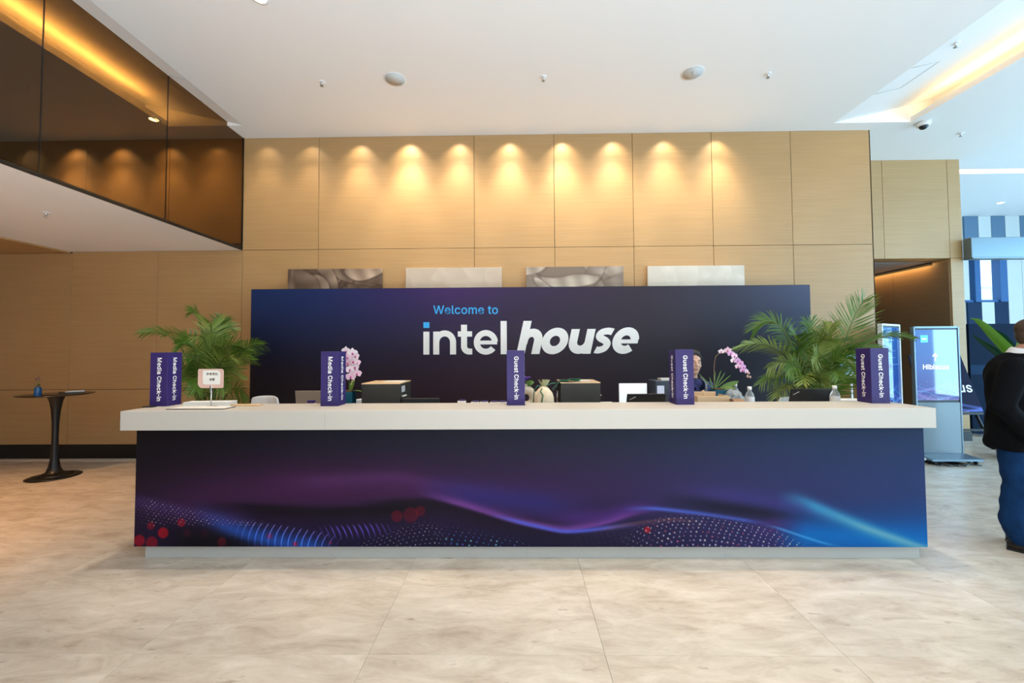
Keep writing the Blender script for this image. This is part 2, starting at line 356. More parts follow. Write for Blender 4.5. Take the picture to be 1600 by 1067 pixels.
# ------------------------------------------------------------------ lettering: outlines as cubic splines (advance, splines of handle-left, point, handle-right)
GLYPH = {"T":[449,[[85,452,32,452,32,471,32,490,32,509,160,509,288,509,417,509,417,490,417,471,417,452,363,452,310,452,257,452,257,301,257,151,257,0,235,0,214,0,193,0,193,151,193,301,193,452,139,452]]],"W":[686,[[180,0,155,0,109,170,63,339,16,509,38,509,60,509,82,509,109,404,136,300,163,196,168,179,172,163,175,145,179,128,183,111,187,94,190,76,194,58,197,40,194,40,192,40,189,40,193,58,196,76,200,94,203,111,207,128,211,145,215,163,220,179,224,196,251,300,279,404,306,509,331,509,355,509,380,509,407,404,434,300,462,196,466,179,470,163,474,145,478,128,482,111,486,94,490,76,494,58,497,40,494,40,491,40,488,40,492,58,495,76,499,94,502,111,506,128,510,145,515,163,519,179,523,196,550,300,576,404,603,509,625,509,647,509,670,509,623,339,577,170,530,0,505,0,480,0,455,0,426,108,397,215,368,323,362,344,357,367,351,391,346,416,341,444,336,475,341,475,345,475,350,475,345,445,340,419,335,395,330,371,324,347,318,323,289,215,260,108,230,0,205,0]]],"e":[404,[[238,-8,212,-8,175,-8,143,0,117,16,90,33,70,56,56,85,41,114,34,148,34,187,34,226,41,260,55,290,69,319,89,343,115,359,141,376,171,384,205,384,226,384,246,381,266,374,285,367,303,356,319,341,335,326,348,306,357,282,366,258,371,228,371,194,371,186,371,178,371,169,272,169,174,169,93,169,93,187,93,204,93,221,163,221,250,221,338,221,329,215,319,208,310,202,310,227,306,249,298,269,290,288,278,303,263,314,247,325,228,330,205,330,182,330,163,325,146,313,130,302,118,288,109,270,100,251,96,232,96,211,96,200,96,189,96,178,96,150,101,126,110,106,120,87,134,72,151,61,168,51,189,46,212,46,228,46,241,48,254,53,266,57,277,64,285,73,294,82,301,93,306,105,325,101,345,96,365,91,359,71,349,54,335,39,321,24,303,13,283,4,262,-4]]],"l":[189,[[147,-2,139,-2,110,-2,88,5,74,20,60,35,53,57,53,84,53,226,53,367,53,509,73,509,93,509,114,509,114,372,114,235,114,99,114,81,116,69,120,62,125,55,133,52,146,52,152,52,157,52,160,53,164,53,167,54,170,54,173,37,177,20,181,3,175,1,169,0,162,-1,154,-2]]],"c":[396,[[226,-8,207,-8,173,-8,143,0,117,16,91,33,71,56,56,85,41,114,34,149,34,187,34,227,41,262,56,291,71,321,91,343,117,360,143,376,173,384,207,384,226,384,243,382,260,377,276,372,292,365,305,356,319,347,330,335,340,322,350,309,357,294,362,277,342,272,322,267,303,262,300,272,296,281,290,289,285,297,278,305,270,311,262,317,253,322,242,325,232,328,220,330,207,330,182,330,161,323,145,310,129,297,116,280,108,258,100,237,96,213,96,187,96,162,100,139,108,117,116,96,129,79,145,66,161,53,182,46,207,46,220,46,232,48,243,52,253,55,263,60,271,66,279,72,286,80,292,89,297,97,301,107,304,117,324,112,343,107,363,102,358,85,351,70,341,56,332,43,320,31,306,21,293,12,277,4,261,-1,244,-6]]],"o":[415,[[242,-8,207,-8,173,-8,143,0,117,16,91,33,71,56,56,85,41,114,34,149,34,187,34,227,41,262,56,291,71,321,91,343,117,360,143,376,173,384,207,384,242,384,273,376,299,360,325,343,345,321,359,291,374,262,381,227,381,187,381,149,374,114,359,85,345,56,325,33,299,16,273,0],[182,46,207,46,233,46,254,53,270,66,287,79,299,96,307,117,315,139,319,162,319,187,319,213,315,236,307,258,299,280,287,297,270,310,254,323,233,330,207,330,182,330,161,323,145,310,129,297,116,280,108,258,100,237,96,213,96,187,96,162,100,139,108,117,116,96,129,79,145,66,161,53]]],"m":[610,[[73,0,53,0,53,126,53,253,53,379,72,379,92,379,112,379,112,351,112,323,112,295,111,295,109,295,108,295,113,316,121,332,132,346,144,359,157,369,172,376,187,383,203,386,219,386,247,386,270,378,287,361,305,344,316,322,321,295,318,295,315,295,312,295,317,313,325,329,337,343,349,357,364,367,381,375,398,382,416,386,437,386,459,386,479,381,497,372,515,362,530,348,541,328,551,309,557,285,557,255,557,170,557,85,557,0,536,0,516,0,496,0,496,85,496,169,496,254,496,281,488,301,473,313,457,325,439,330,419,330,402,330,387,327,374,320,362,313,352,303,345,290,339,278,335,263,335,247,335,165,335,82,335,0,315,0,295,0,274,0,274,87,274,173,274,260,274,281,267,298,253,311,239,324,221,330,199,330,185,330,171,327,158,320,144,313,134,303,126,289,118,276,114,258,114,238,114,159,114,79,114,0,93,0]]],"t":[227,[[138,379,204,379,204,362,204,344,204,327,138,327,72,327,6,327,6,344,6,362,6,379,72,379],[65,345,65,471,85,471,106,471,126,471,126,347,126,222,126,98,126,81,129,69,136,61,143,54,154,50,170,50,174,50,179,50,185,51,191,52,197,53,202,54,206,36,209,19,213,2,207,0,200,-2,192,-3,184,-4,176,-4,168,-4,136,-4,110,4,92,21,74,38,65,62,65,93,65,219]]],"M":[628,[[81,0,60,0,60,170,60,339,60,509,91,509,121,509,152,509,193,402,235,294,277,187,280,180,284,170,287,159,291,148,295,136,299,123,303,110,307,97,311,84,315,71,319,59,322,49,317,49,312,49,307,49,310,59,314,70,318,83,322,95,326,108,330,121,334,134,338,147,342,158,346,170,349,179,352,187,394,294,435,402,476,509,507,509,537,509,568,509,568,339,568,170,568,0,547,0,525,0,504,0,504,97,504,194,504,291,504,302,504,314,504,327,505,340,505,354,505,369,505,383,506,398,506,413,506,428,507,443,507,457,509,457,511,457,513,457,508,441,503,426,498,409,492,393,487,378,482,363,477,348,472,334,467,322,463,309,459,299,456,291,418,194,380,97,342,0,323,0,305,0,286,0,248,97,209,194,170,291,167,299,163,309,159,321,155,333,150,346,145,361,140,376,135,391,129,408,124,424,118,441,112,457,114,457,117,457,119,457,119,444,120,431,120,416,120,401,121,387,121,372,121,357,121,342,122,328,122,315,122,302,122,291,122,194,122,97,122,0,101,0]]],"d":[424,[[219,-8,195,-8,164,-8,136,0,111,16,87,32,68,55,55,84,41,114,34,149,34,189,34,229,41,263,55,293,69,322,88,345,112,361,136,376,164,384,196,384,219,384,238,381,253,373,268,365,279,356,287,346,296,336,302,327,306,319,308,319,309,319,311,319,311,382,311,446,311,509,331,509,351,509,372,509,372,339,372,170,372,0,352,0,332,0,313,0,313,20,313,39,313,59,311,59,309,59,307,59,302,51,295,42,287,31,278,21,267,12,252,4,238,-4],[181,47,205,47,227,47,247,53,263,65,279,77,291,94,299,115,308,136,312,161,312,189,312,217,308,242,300,263,292,284,279,300,263,312,247,324,228,330,205,330,181,330,161,324,145,311,129,299,116,282,108,261,100,240,96,216,96,189,96,162,100,138,109,117,117,95,129,78,145,66,161,53]]],"i":[167,[[73,0,53,0,53,126,53,253,53,379,73,379,93,379,114,379,114,253,114,126,114,0,93,0],[95,443,84,443,72,443,62,447,54,455,45,462,41,472,41,483,41,494,45,504,54,512,62,520,72,524,84,524,95,524,106,520,114,512,122,504,126,494,126,483,126,472,122,462,114,455,106,447]]],"a":[389,[[182,-9,160,-9,136,-9,114,-4,94,5,75,14,59,27,48,45,36,62,30,83,30,108,30,130,35,147,43,161,52,175,63,185,78,193,92,201,108,207,125,211,143,215,160,218,178,220,201,223,219,225,234,227,248,228,258,231,265,235,272,239,276,245,276,255,276,255,276,256,276,257,276,272,273,286,267,297,261,308,252,316,240,322,228,328,213,331,196,331,178,331,162,328,149,322,136,317,126,309,118,301,110,292,104,283,100,274,80,280,61,285,41,291,50,314,62,332,79,346,95,360,113,369,133,375,153,381,173,384,194,384,208,384,223,383,239,379,255,376,271,370,286,360,301,351,313,338,322,320,332,303,337,280,337,251,337,168,337,84,337,0,317,0,297,0,277,0,277,17,277,35,277,52,275,52,274,52,272,52,268,43,261,34,252,25,243,15,230,7,215,1,200,-5],[155,45,170,45,193,45,212,50,228,59,243,68,255,79,263,93,271,107,276,122,276,138,276,155,276,173,276,190,273,187,268,184,259,182,251,180,242,178,231,176,221,174,210,172,200,171,190,170,182,169,175,168,161,166,147,163,134,159,121,154,111,148,103,139,96,131,92,119,92,105,92,92,95,81,102,72,109,63,118,57,130,52,142,48]]],"C":[510,[[293,-7,267,-7,223,-7,184,4,150,25,116,46,89,76,70,115,50,154,40,201,40,254,40,308,50,354,70,393,89,432,116,462,150,484,184,505,223,516,267,516,293,516,317,512,340,504,363,497,384,486,402,471,420,457,436,439,448,418,460,398,468,374,473,348,451,348,430,348,408,348,404,366,398,381,389,395,381,408,370,419,357,428,345,438,331,444,315,449,300,454,284,456,267,456,236,456,208,448,184,432,159,417,139,394,125,364,111,334,103,297,103,254,103,211,111,175,125,145,140,115,159,92,184,76,209,61,236,53,267,53,284,53,300,55,315,60,331,65,345,71,357,81,370,90,381,101,389,114,398,128,404,143,408,160,430,160,451,160,473,160,469,135,460,111,448,91,436,70,421,52,402,38,384,23,363,12,341,5,318,-3]]],"h":[410,[[114,249,114,227,114,151,114,76,114,0,93,0,73,0,53,0,53,170,53,339,53,509,73,509,93,509,114,509,114,435,114,361,114,287,110,287,106,287,102,287,114,322,131,347,152,362,174,377,199,384,227,384,253,384,276,379,295,369,315,358,330,342,341,321,352,299,357,273,357,240,357,160,357,80,357,0,337,0,316,0,296,0,296,78,296,157,296,235,296,265,288,288,273,304,258,321,237,329,210,329,192,329,175,325,161,317,146,309,135,298,126,283,118,267]]],"k":[381,[[132,158,110,137,110,162,110,187,110,212,113,212,117,212,121,212,175,268,230,323,284,379,310,379,335,379,360,379,301,319,243,259,184,199,182,199,179,199,177,199,155,178],[73,0,53,0,53,170,53,339,53,509,73,509,93,509,114,509,114,339,114,170,114,0,93,0],[320,0,294,0,245,62,197,124,148,186,162,200,177,214,191,229,252,152,312,76,372,0,346,0]]],"-":[453,[[179,244,253,244,253,226,253,207,253,188,179,188,104,188,30,188,30,207,30,226,30,244,104,244]]],"n":[410,[[114,249,114,227,114,151,114,76,114,0,93,0,73,0,53,0,53,126,53,253,53,379,72,379,92,379,112,379,112,349,112,318,112,287,109,287,106,287,102,287,114,322,131,347,152,362,174,377,199,384,227,384,253,384,276,379,295,369,314,358,330,342,341,321,352,299,357,273,357,240,357,160,357,80,357,0,337,0,316,0,296,0,296,78,296,157,296,235,296,265,288,288,273,304,258,321,237,329,210,329,192,329,175,325,161,317,146,309,135,298,126,283,118,267]]],"G":[520,[[309,-7,269,-7,223,-7,184,4,149,25,115,46,88,77,69,116,50,155,40,201,40,254,40,308,50,354,69,393,88,432,115,462,149,484,183,505,221,516,265,516,292,516,317,512,340,504,364,496,385,484,403,469,422,454,437,437,449,416,461,396,470,373,474,349,452,349,430,349,408,349,403,365,396,380,387,393,379,406,368,417,356,427,344,436,330,444,315,448,300,453,283,456,265,456,235,456,208,448,183,432,159,417,139,394,125,364,111,334,103,297,103,254,103,211,111,175,125,145,140,115,159,92,184,76,209,61,237,53,269,53,297,53,323,59,345,71,367,83,384,101,396,123,409,146,415,172,415,202,421,201,428,200,434,199,384,199,333,199,283,199,283,218,283,237,283,256,348,256,413,256,478,256,478,237,478,219,478,200,478,158,469,122,451,91,433,60,408,36,377,19,345,2]]],"u":[410,[[211,-5,182,-5,157,-5,134,0,115,11,95,21,80,37,69,59,58,80,53,107,53,139,53,219,53,299,53,379,73,379,93,379,114,379,114,301,114,222,114,144,114,114,121,91,137,75,152,58,173,50,200,50,218,50,235,54,249,62,264,70,275,81,283,97,292,112,296,131,296,153,296,228,296,304,296,379,316,379,337,379,357,379,357,253,357,126,357,0,337,0,318,0,298,0,298,31,298,61,298,92,301,92,304,92,307,92,295,57,279,32,257,17,235,2]]],"s":[365,[[211,-8,182,-8,156,-8,133,-4,112,3,92,11,75,23,62,38,49,53,40,72,36,94,55,98,74,102,94,107,99,86,109,70,124,60,139,50,158,45,181,45,208,45,229,51,244,62,260,74,268,87,268,103,268,116,263,127,254,136,245,144,231,151,212,155,191,160,170,165,149,170,115,178,89,191,72,208,55,225,47,247,47,274,47,296,53,315,65,332,77,348,94,361,115,370,136,380,160,384,187,384,213,384,235,380,254,372,272,365,287,353,299,339,310,325,319,309,324,290,305,286,287,281,268,277,263,292,255,304,243,316,230,327,212,333,187,333,165,333,146,327,131,317,116,306,109,293,109,277,109,263,114,252,124,243,134,235,150,228,172,223,191,218,210,214,229,209,264,201,290,188,306,171,323,154,331,133,331,107,331,84,325,64,312,47,300,30,282,16,260,6,237,-3]]],"H":[517,[[82,0,60,0,60,170,60,339,60,509,82,509,103,509,125,509,125,435,125,362,125,289,214,289,303,289,392,289,392,362,392,435,392,509,414,509,435,509,457,509,457,339,457,170,457,0,435,0,414,0,392,0,392,77,392,155,392,232,303,232,214,232,125,232,125,155,125,77,125,0,103,0]]],"b":[424,[[261,-8,229,-8,206,-8,187,-4,172,4,158,12,146,21,138,31,129,42,123,51,118,59,116,59,114,59,112,59,112,39,112,20,112,0,92,0,72,0,53,0,53,170,53,339,53,509,73,509,93,509,114,509,114,446,114,382,114,319,115,319,117,319,118,319,123,327,129,336,137,346,145,356,157,365,171,373,186,381,205,384,229,384,261,384,289,376,313,361,337,345,356,322,370,293,383,263,390,229,390,189,390,149,383,114,370,84,356,55,337,32,313,16,289,0],[197,47,220,47,244,47,263,53,279,66,295,78,308,95,316,117,324,138,328,162,328,189,328,216,324,240,316,261,308,282,296,299,280,311,264,324,244,330,220,330,197,330,177,324,161,312,145,300,133,284,125,263,117,242,113,217,113,189,113,161,117,136,125,115,133,94,146,77,162,65,178,53]]],"P":[445,[[82,0,60,0,60,170,60,339,60,509,118,509,177,509,235,509,274,509,307,502,332,487,358,473,377,454,390,430,402,405,409,378,409,348,409,317,402,290,390,265,377,241,358,222,332,207,307,193,274,186,235,186,193,186,151,186,109,186,109,205,109,224,109,242,150,242,191,242,233,242,259,242,281,247,297,256,313,265,325,278,333,294,341,310,344,328,344,348,344,368,341,386,333,402,325,417,313,430,297,439,280,448,259,452,232,452,196,452,160,452,125,452,125,301,125,151,125,0,103,0]]],"參":[350,[[191,134,185,137,159,117,112,98,75,88,80,84,86,77,90,72,129,84,175,104,204,127,198,130],[230,100,223,103,191,77,130,55,77,45,82,39,88,31,91,26,146,39,207,62,243,93,236,96],[272,64,264,68,225,27,147,4,61,-6,66,-13,71,-22,74,-28,162,-15,243,11,286,57,279,61],[65,229,67,224,78,228,95,228,254,235,261,229,267,223,271,218,278,222,285,225,292,229,276,247,244,271,219,287,213,284,206,280,200,277,210,270,221,262,231,254,191,252,151,251,111,250,130,259,148,271,165,284,157,288,149,292,141,296,120,277,90,260,81,256,73,251,65,248,59,247,62,241],[37,159,38,154,44,156,55,158,119,161,120,159,121,157,122,155,92,131,55,114,14,102,19,97,27,86,29,81,86,100,138,130,173,172,210,133,269,100,324,84,328,90,335,100,341,104,300,115,257,134,223,158,235,159,256,161,299,164,303,158,307,152,309,146,316,150,322,153,329,156,322,171,305,193,289,208,283,205,277,202,271,200,276,194,280,189,285,183,269,182,253,181,237,180,246,190,254,201,261,212,253,215,245,218,237,222,230,205,218,189,214,185,210,181,206,178,202,178,202,176,203,175,203,174,197,179,192,185,187,190,189,194,191,197,193,200,185,203,176,205,168,207,160,193,151,181,139,169,133,179,125,192,117,201,111,199,105,197,98,195,102,190,105,185,109,180,95,180,81,179,68,179,79,189,90,201,99,214,92,217,84,221,76,224,65,206,49,189,44,185,39,180,34,177,30,176,33,170]]],"會":[350,[[136,194,57,194,57,164,57,135,57,105,136,105,214,105,293,105,293,135,293,164,293,194,214,194],[107,167,101,165,110,153,118,136,121,124,127,127,134,129,141,132,138,143,129,159,120,172,114,169],[235,171,227,173,223,161,214,142,207,131,213,129,220,126,226,124,233,135,242,151,250,166,242,168],[80,158,80,175,107,175,135,175,163,175,163,158,163,140,163,123,135,123,107,123,80,123,80,140],[185,158,185,175,213,175,241,175,269,175,269,158,269,140,269,123,241,123,213,123,185,123,185,140],[180,293,173,296,140,253,77,222,13,205,18,200,26,189,28,184,58,194,88,206,114,221,114,218,114,215,114,211,155,211,196,211,237,211,237,215,237,219,237,222,264,207,294,195,323,187,327,193,334,202,340,207,285,220,224,248,191,280,192,283,194,285,196,287,188,290],[162,230,131,230,148,241,163,252,176,265,190,253,206,241,223,230,192,230],[104,19,104,27,152,27,201,27,249,27,249,19,249,11,249,3,201,3,152,3,104,3,104,11],[152,46,104,46,104,54,104,62,104,69,152,69,201,69,249,69,249,62,249,54,249,46,201,46],[144,88,78,88,78,50,78,11,78,-28,86,-28,95,-28,104,-28,104,-24,104,-20,104,-16,152,-16,201,-16,249,-16,249,-19,249,-23,249,-27,258,-27,267,-27,276,-27,276,12,276,50,276,88,210,88]]],"登":[350,[[99,109,99,123,148,123,196,123,245,123,245,109,245,94,245,79,196,79,148,79,99,79,99,94],[140,145,73,145,73,116,73,87,73,57,140,57,206,57,273,57,273,87,273,116,273,145,206,145],[315,245,308,250,296,237,276,220,259,207,250,216,242,224,235,234,252,246,272,262,289,277,282,282,275,287,269,291,257,279,239,262,223,250,213,264,205,278,199,293,191,291,183,288,176,286,190,253,210,222,234,196,195,196,157,196,118,196,138,218,155,244,166,273,160,276,155,279,149,282,147,282,146,281,144,281,108,281,72,281,35,281,35,273,35,266,35,259,67,259,100,259,132,259,123,241,110,225,96,210,85,222,66,235,50,244,45,240,40,235,36,230,51,220,69,206,81,194,58,174,33,158,9,148,14,143,22,134,25,128,55,142,86,164,113,191,113,185,113,180,113,174,155,174,197,174,239,174,239,180,239,186,239,192,263,166,292,145,322,131,327,138,334,148,341,153,317,162,294,176,274,193,292,206,312,221,328,236,321,241],[236,53,228,55,222,40,212,18,203,3,176,3,148,3,121,3,128,6,136,8,143,11,139,23,131,41,121,55,114,52,106,49,98,47,106,34,114,15,118,3,85,3,53,3,21,3,21,-4,21,-12,21,-20,124,-20,227,-20,329,-20,329,-12,329,-4,329,3,296,3,263,3,230,3,237,16,246,33,254,48,245,51]]],"記":[350,[[67,190,32,190,32,183,32,176,32,169,67,169,102,169,137,169,137,176,137,183,137,190,102,190],[65,141,25,141,25,134,25,127,25,120,65,120,105,120,144,120,144,127,144,134,144,141,105,141],[62,239,15,239,15,232,15,225,15,218,62,218,108,218,155,218,155,225,155,232,155,239,108,239],[62,289,56,285,67,272,79,254,85,241,92,245,99,250,106,254,101,266,88,283,76,296,69,292],[218,275,170,275,170,266,170,258,170,250,209,250,249,250,289,250,289,220,289,190,289,160,250,160,212,160,174,160,174,114,174,67,174,21,174,-13,185,-21,221,-21,229,-21,282,-21,290,-21,325,-21,333,-6,336,51,329,53,318,57,312,62,310,13,307,4,288,4,277,4,232,4,223,4,204,4,201,7,201,21,201,59,201,97,201,135,230,135,259,135,289,135,289,129,289,123,289,116,297,116,306,116,315,116,315,169,315,222,315,275,266,275],[66,93,29,93,29,54,29,14,29,-25,37,-25,45,-25,53,-25,53,-20,53,-14,53,-9,81,-9,110,-9,138,-9,138,25,138,59,138,93,102,93],[53,52,53,72,74,72,94,72,115,72,115,52,115,32,115,13,94,13,74,13,53,13,53,32]]],"媒":[350,[[92,197,103,197,99,150,91,111,79,79,69,88,59,96,49,103,56,131,63,164,69,197,80,197],[30,121,22,94,37,83,54,69,69,55,54,27,35,6,12,-7,18,-12,24,-21,28,-27,52,-12,72,9,88,37,98,26,107,15,113,6,119,12,125,19,132,25,124,36,112,48,99,61,115,101,125,153,128,220,123,221,118,222,113,223,112,222,110,222,109,222,97,222,85,222,73,222,77,246,80,271,83,292,75,293,67,293,58,294,57,272,54,247,49,222,39,222,29,222,18,222,18,214,18,206,18,197,27,197,36,197,45,197,38,159],[175,294,167,294,167,281,167,269,167,256,157,256,146,256,136,256,136,248,136,241,136,233,146,233,157,233,167,233,167,198,167,163,167,127,185,127,203,127,221,127,221,117,221,107,221,96,193,96,165,96,136,96,136,89,136,81,136,74,159,74,183,74,206,74,186,43,154,16,123,1,129,-4,137,-13,141,-19,171,-3,201,25,221,57,221,29,221,0,221,-28,230,-28,238,-28,247,-28,247,0,247,28,247,57,267,27,296,-1,321,-18,326,-11,334,-2,340,3,312,17,281,45,261,74,284,74,308,74,331,74,331,81,331,89,331,96,303,96,275,96,247,96,247,107,247,117,247,127,264,127,282,127,300,127,300,163,300,198,300,233,310,233,321,233,331,233,331,241,331,248,331,256,321,256,310,256,300,256,300,269,300,281,300,294,291,294,283,294,275,294,275,281,275,269,275,256,247,256,219,256,191,256,191,269,191,281,191,294,183,294],[247,233,275,233,275,223,275,212,275,202,247,202,219,202,191,202,191,212,191,223,191,233,219,233],[247,181,275,181,275,171,275,160,275,150,247,150,219,150,191,150,191,160,191,171,191,181,219,181]]],"體":[350,[[197,78,197,88,229,88,260,88,291,88,291,78,291,68,291,58,260,58,229,58,197,58,197,68],[221,105,174,105,174,84,174,62,174,40,221,40,268,40,315,40,315,62,315,84,315,105,268,105],[26,188,21,188,21,172,21,156,21,140,27,140,33,140,40,140,40,84,40,27,40,-29,47,-29,55,-29,62,-29,62,-8,62,14,62,35,79,35,97,35,114,35,114,24,114,13,114,1,114,-2,113,-4,110,-4,107,-4,96,-4,85,-3,88,-9,91,-19,92,-26,109,-26,120,-26,127,-22,135,-18,137,-11,137,1,137,48,137,95,137,142,144,142,151,142,157,142,157,136,157,129,157,122,215,122,274,122,332,122,332,129,332,136,332,142,274,142,216,142,158,142,158,157,158,173,158,188,151,188,144,188,138,188,138,219,138,251,138,282,104,282,71,282,38,282,38,251,38,219,38,188,32,188],[198,35,192,33,196,22,201,10,204,-1,187,-1,170,-1,153,-1,153,-7,153,-14,153,-21,214,-21,275,-21,335,-21,335,-14,335,-7,335,-1,318,-1,300,-1,283,-1,288,9,294,21,300,33,292,35,284,37,276,40,273,28,267,12,261,-1,250,-1,238,-1,227,-1,224,11,217,26,212,39,205,37],[179,267,165,267,165,232,165,196,165,161,217,161,270,161,323,161,323,196,323,232,323,267,308,267,292,267,277,267,277,276,277,285,277,294,270,294,262,294,255,294,255,285,255,276,255,267,247,267,238,267,230,267,230,276,230,285,230,294,223,294,215,294,208,294,208,285,208,276,208,267,194,267],[185,197,185,205,194,205,203,205,212,205,212,197,212,188,212,180,203,180,194,180,185,180,185,188],[230,197,230,205,239,205,247,205,256,205,256,197,256,188,256,180,247,180,239,180,230,180,230,188],[274,197,274,205,283,205,293,205,302,205,302,197,302,188,302,180,293,180,283,180,274,180,274,188],[185,240,185,248,194,248,203,248,212,248,212,240,212,231,212,223,203,223,194,223,185,223,185,231],[230,240,230,248,239,248,247,248,256,248,256,240,256,231,256,223,247,223,239,223,230,223,230,231],[274,240,274,248,283,248,293,248,302,248,302,240,302,231,302,223,293,223,283,223,274,223,274,231],[62,72,62,81,79,81,97,81,114,81,114,72,114,63,114,54,97,54,79,54,62,54,62,63],[79,99,62,99,62,108,62,116,62,124,79,124,97,124,114,124,114,116,114,108,114,99,97,99],[129,146,125,146,98,146,70,146,42,146,42,153,42,161,42,169,73,169,105,169,136,169,136,161,136,153,136,146,132,146],[67,188,59,188,59,199,59,210,59,220,67,220,74,220,81,220,81,210,81,199,81,188,74,188],[116,212,116,188,109,188,103,188,97,188,97,205,97,222,97,238,84,238,72,238,59,238,59,246,59,253,59,260,78,260,97,260,116,260,116,236]]]}


def text_mesh(s, offset=0.0, thick=0.002, spacing=1.0):
    """lettering in the XY plane, centred on x; returns mesh, width, lowest and highest y. Outlines that overlap inside one letter are filled in separate passes."""
    def area(p):
        pts = [(p[k + 2], p[k + 3]) for k in range(0, len(p), 6)]
        return sum(a[0] * b[1] - b[0] * a[1] for a, b in zip(pts, pts[1:] + pts[:1])) / 2

    def box(p):
        xs_, ys_ = p[2::6], p[3::6]; return min(xs_), max(xs_), min(ys_), max(ys_)
    passes = {}
    x = 0.0
    for ci, ch in enumerate(s):
        if ch == ' ':
            x += 0.2 * spacing; continue
        adv, sp = GLYPH[ch]
        if ch == '-':
            adv = 290
        big = max(sp, key=lambda p: abs(area(p))); sgn = area(big) > 0
        outs = [p for p in sp if (area(p) > 0) == sgn]; holes = [p for p in sp if (area(p) > 0) != sgn]
        for i, o_ in enumerate(outs):
            b = box(o_); grp = [o_]
            for h in holes:
                q = box(h)
                if q[0] >= b[0] and q[1] <= b[1] and q[2] >= b[2] and q[3] <= b[3]:
                    grp.append(h)
            passes.setdefault(i * 2 + ci % 2, []).extend((x, g) for g in grp)
        x += (adv / 1000 + 1.6 * offset) * spacing
    bm = bmesh.new()
    for i, lst in passes.items():
        cu = bpy.data.curves.new('lettering', 'CURVE'); cu.dimensions = '2D'; cu.fill_mode = 'BOTH'; cu.resolution_u = 3
        for x, p in lst:
            q = cu.splines.new('BEZIER'); n = len(p) // 6; q.bezier_points.add(n - 1)
            for j in range(n):
                b = q.bezier_points[j]; k = j * 6
                b.handle_left_type = b.handle_right_type = 'FREE'
                b.handle_left = (x + p[k] / 1000, p[k + 1] / 1000, 0); b.co = (x + p[k + 2] / 1000, p[k + 3] / 1000, 0); b.handle_right = (x + p[k + 4] / 1000, p[k + 5] / 1000, 0)
            q.use_cyclic_u = True
        cu.extrude = thick / 2 * (1 + 0.12 * i)
        o = bpy.data.objects.new('lettering', cu); COL.objects.link(o)
        dg = bpy.context.evaluated_depsgraph_get(); dg.update()
        me = bpy.data.meshes.new_from_object(o.evaluated_get(dg))
        bm.from_mesh(me); bpy.data.meshes.remove(me)
        bpy.data.objects.remove(o); bpy.data.curves.remove(cu)
    # heavier weight: a closed band along every outline
    for i, lst in passes.items():
        th = thick / 2 * (1.06 + 0.12 * i)
        for x, p in lst:
            P = [(Vector((x + p[k] / 1000, p[k + 1] / 1000)), Vector((x + p[k + 2] / 1000, p[k + 3] / 1000)), Vector((x + p[k + 4] / 1000, p[k + 5] / 1000))) for k in range(0, len(p), 6)]
            L = []
            for A, B in zip(P, P[1:] + P[:1]):
                straight = (A[2] - A[1]).length < 1e-4 and (B[0] - B[1]).length < 1e-4
                for q in ((0.0,) if straight else (0.0, 0.34, 0.67)):
                    c = A[1] * (1 - q) ** 3 + A[2] * 3 * q * (1 - q) ** 2 + B[0] * 3 * q * q * (1 - q) + B[1] * q ** 3
                    if not L or (c - L[-1]).length > 1e-4:
                        L.append(c)
            if (L[0] - L[-1]).length < 1e-4:
                L.pop()
            n = len(L); ring = []
            for j in range(n):
                t1 = (L[j] - L[j - 1]).normalized(); t2 = (L[(j + 1) % n] - L[j]).normalized(); t = (t1 + t2)
                t = t.normalized() if t.length > 1e-3 else t2
                nn = Vector((-t.y, t.x)); c = max(0.6, nn.dot(Vector((-t1.y, t1.x)))); nn = nn * (offset / c)
                a, b = L[j] + nn, L[j] - nn; zz = th * (1 + 0.002 * j / n)
                ring.append([bm.verts.new((a.x, a.y, -zz)), bm.verts.new((b.x, b.y, -zz)), bm.verts.new((b.x, b.y, zz)), bm.verts.new((a.x, a.y, zz))])
            for j in range(n):
                A, B = ring[j], ring[(j + 1) % n]
                for k in range(4):
                    bm.faces.new((A[k], A[(k + 1) % 4], B[(k + 1) % 4], B[k]))
    bmesh.ops.recalc_face_normals(bm, faces=bm.faces)
    me = bpy.data.meshes.new('lettering'); bm.to_mesh(me); bm.free()
    co = np.empty(len(me.vertices) * 3, np.float32); me.vertices.foreach_get('co', co); co = co.reshape(-1, 3)
    x0, x1 = co[:, 0].min(), co[:, 0].max(); y0, y1 = co[:, 1].min(), co[:, 1].max()
    co[:, 0] -= (x0 + x1) / 2
    me.vertices.foreach_set('co', co.ravel()); me.update(); me.materials.clear()
    return me, x1 - x0, y0, y1


def lettering(s, M, width, material, parent, offset=0.0, thick=0.002, spacing=1.0, height=None, name='lettering'):
    """M: 4x4 that takes (x right, y up, z out of the surface) to parent space; text is centred on M's origin at mid cap height"""
    me, wd, y0, y1 = text_mesh(s, offset, 0.02, spacing)
    k = width / wd; ky = (height / (y1 - y0)) if height else k
    T = M @ Matrix.Diagonal((k, ky, thick / 0.02, 1)) @ Matrix.Translation((0, -(y0 + y1) / 2, 0))
    me.transform(T)
    return obj(name, me, material, parent)


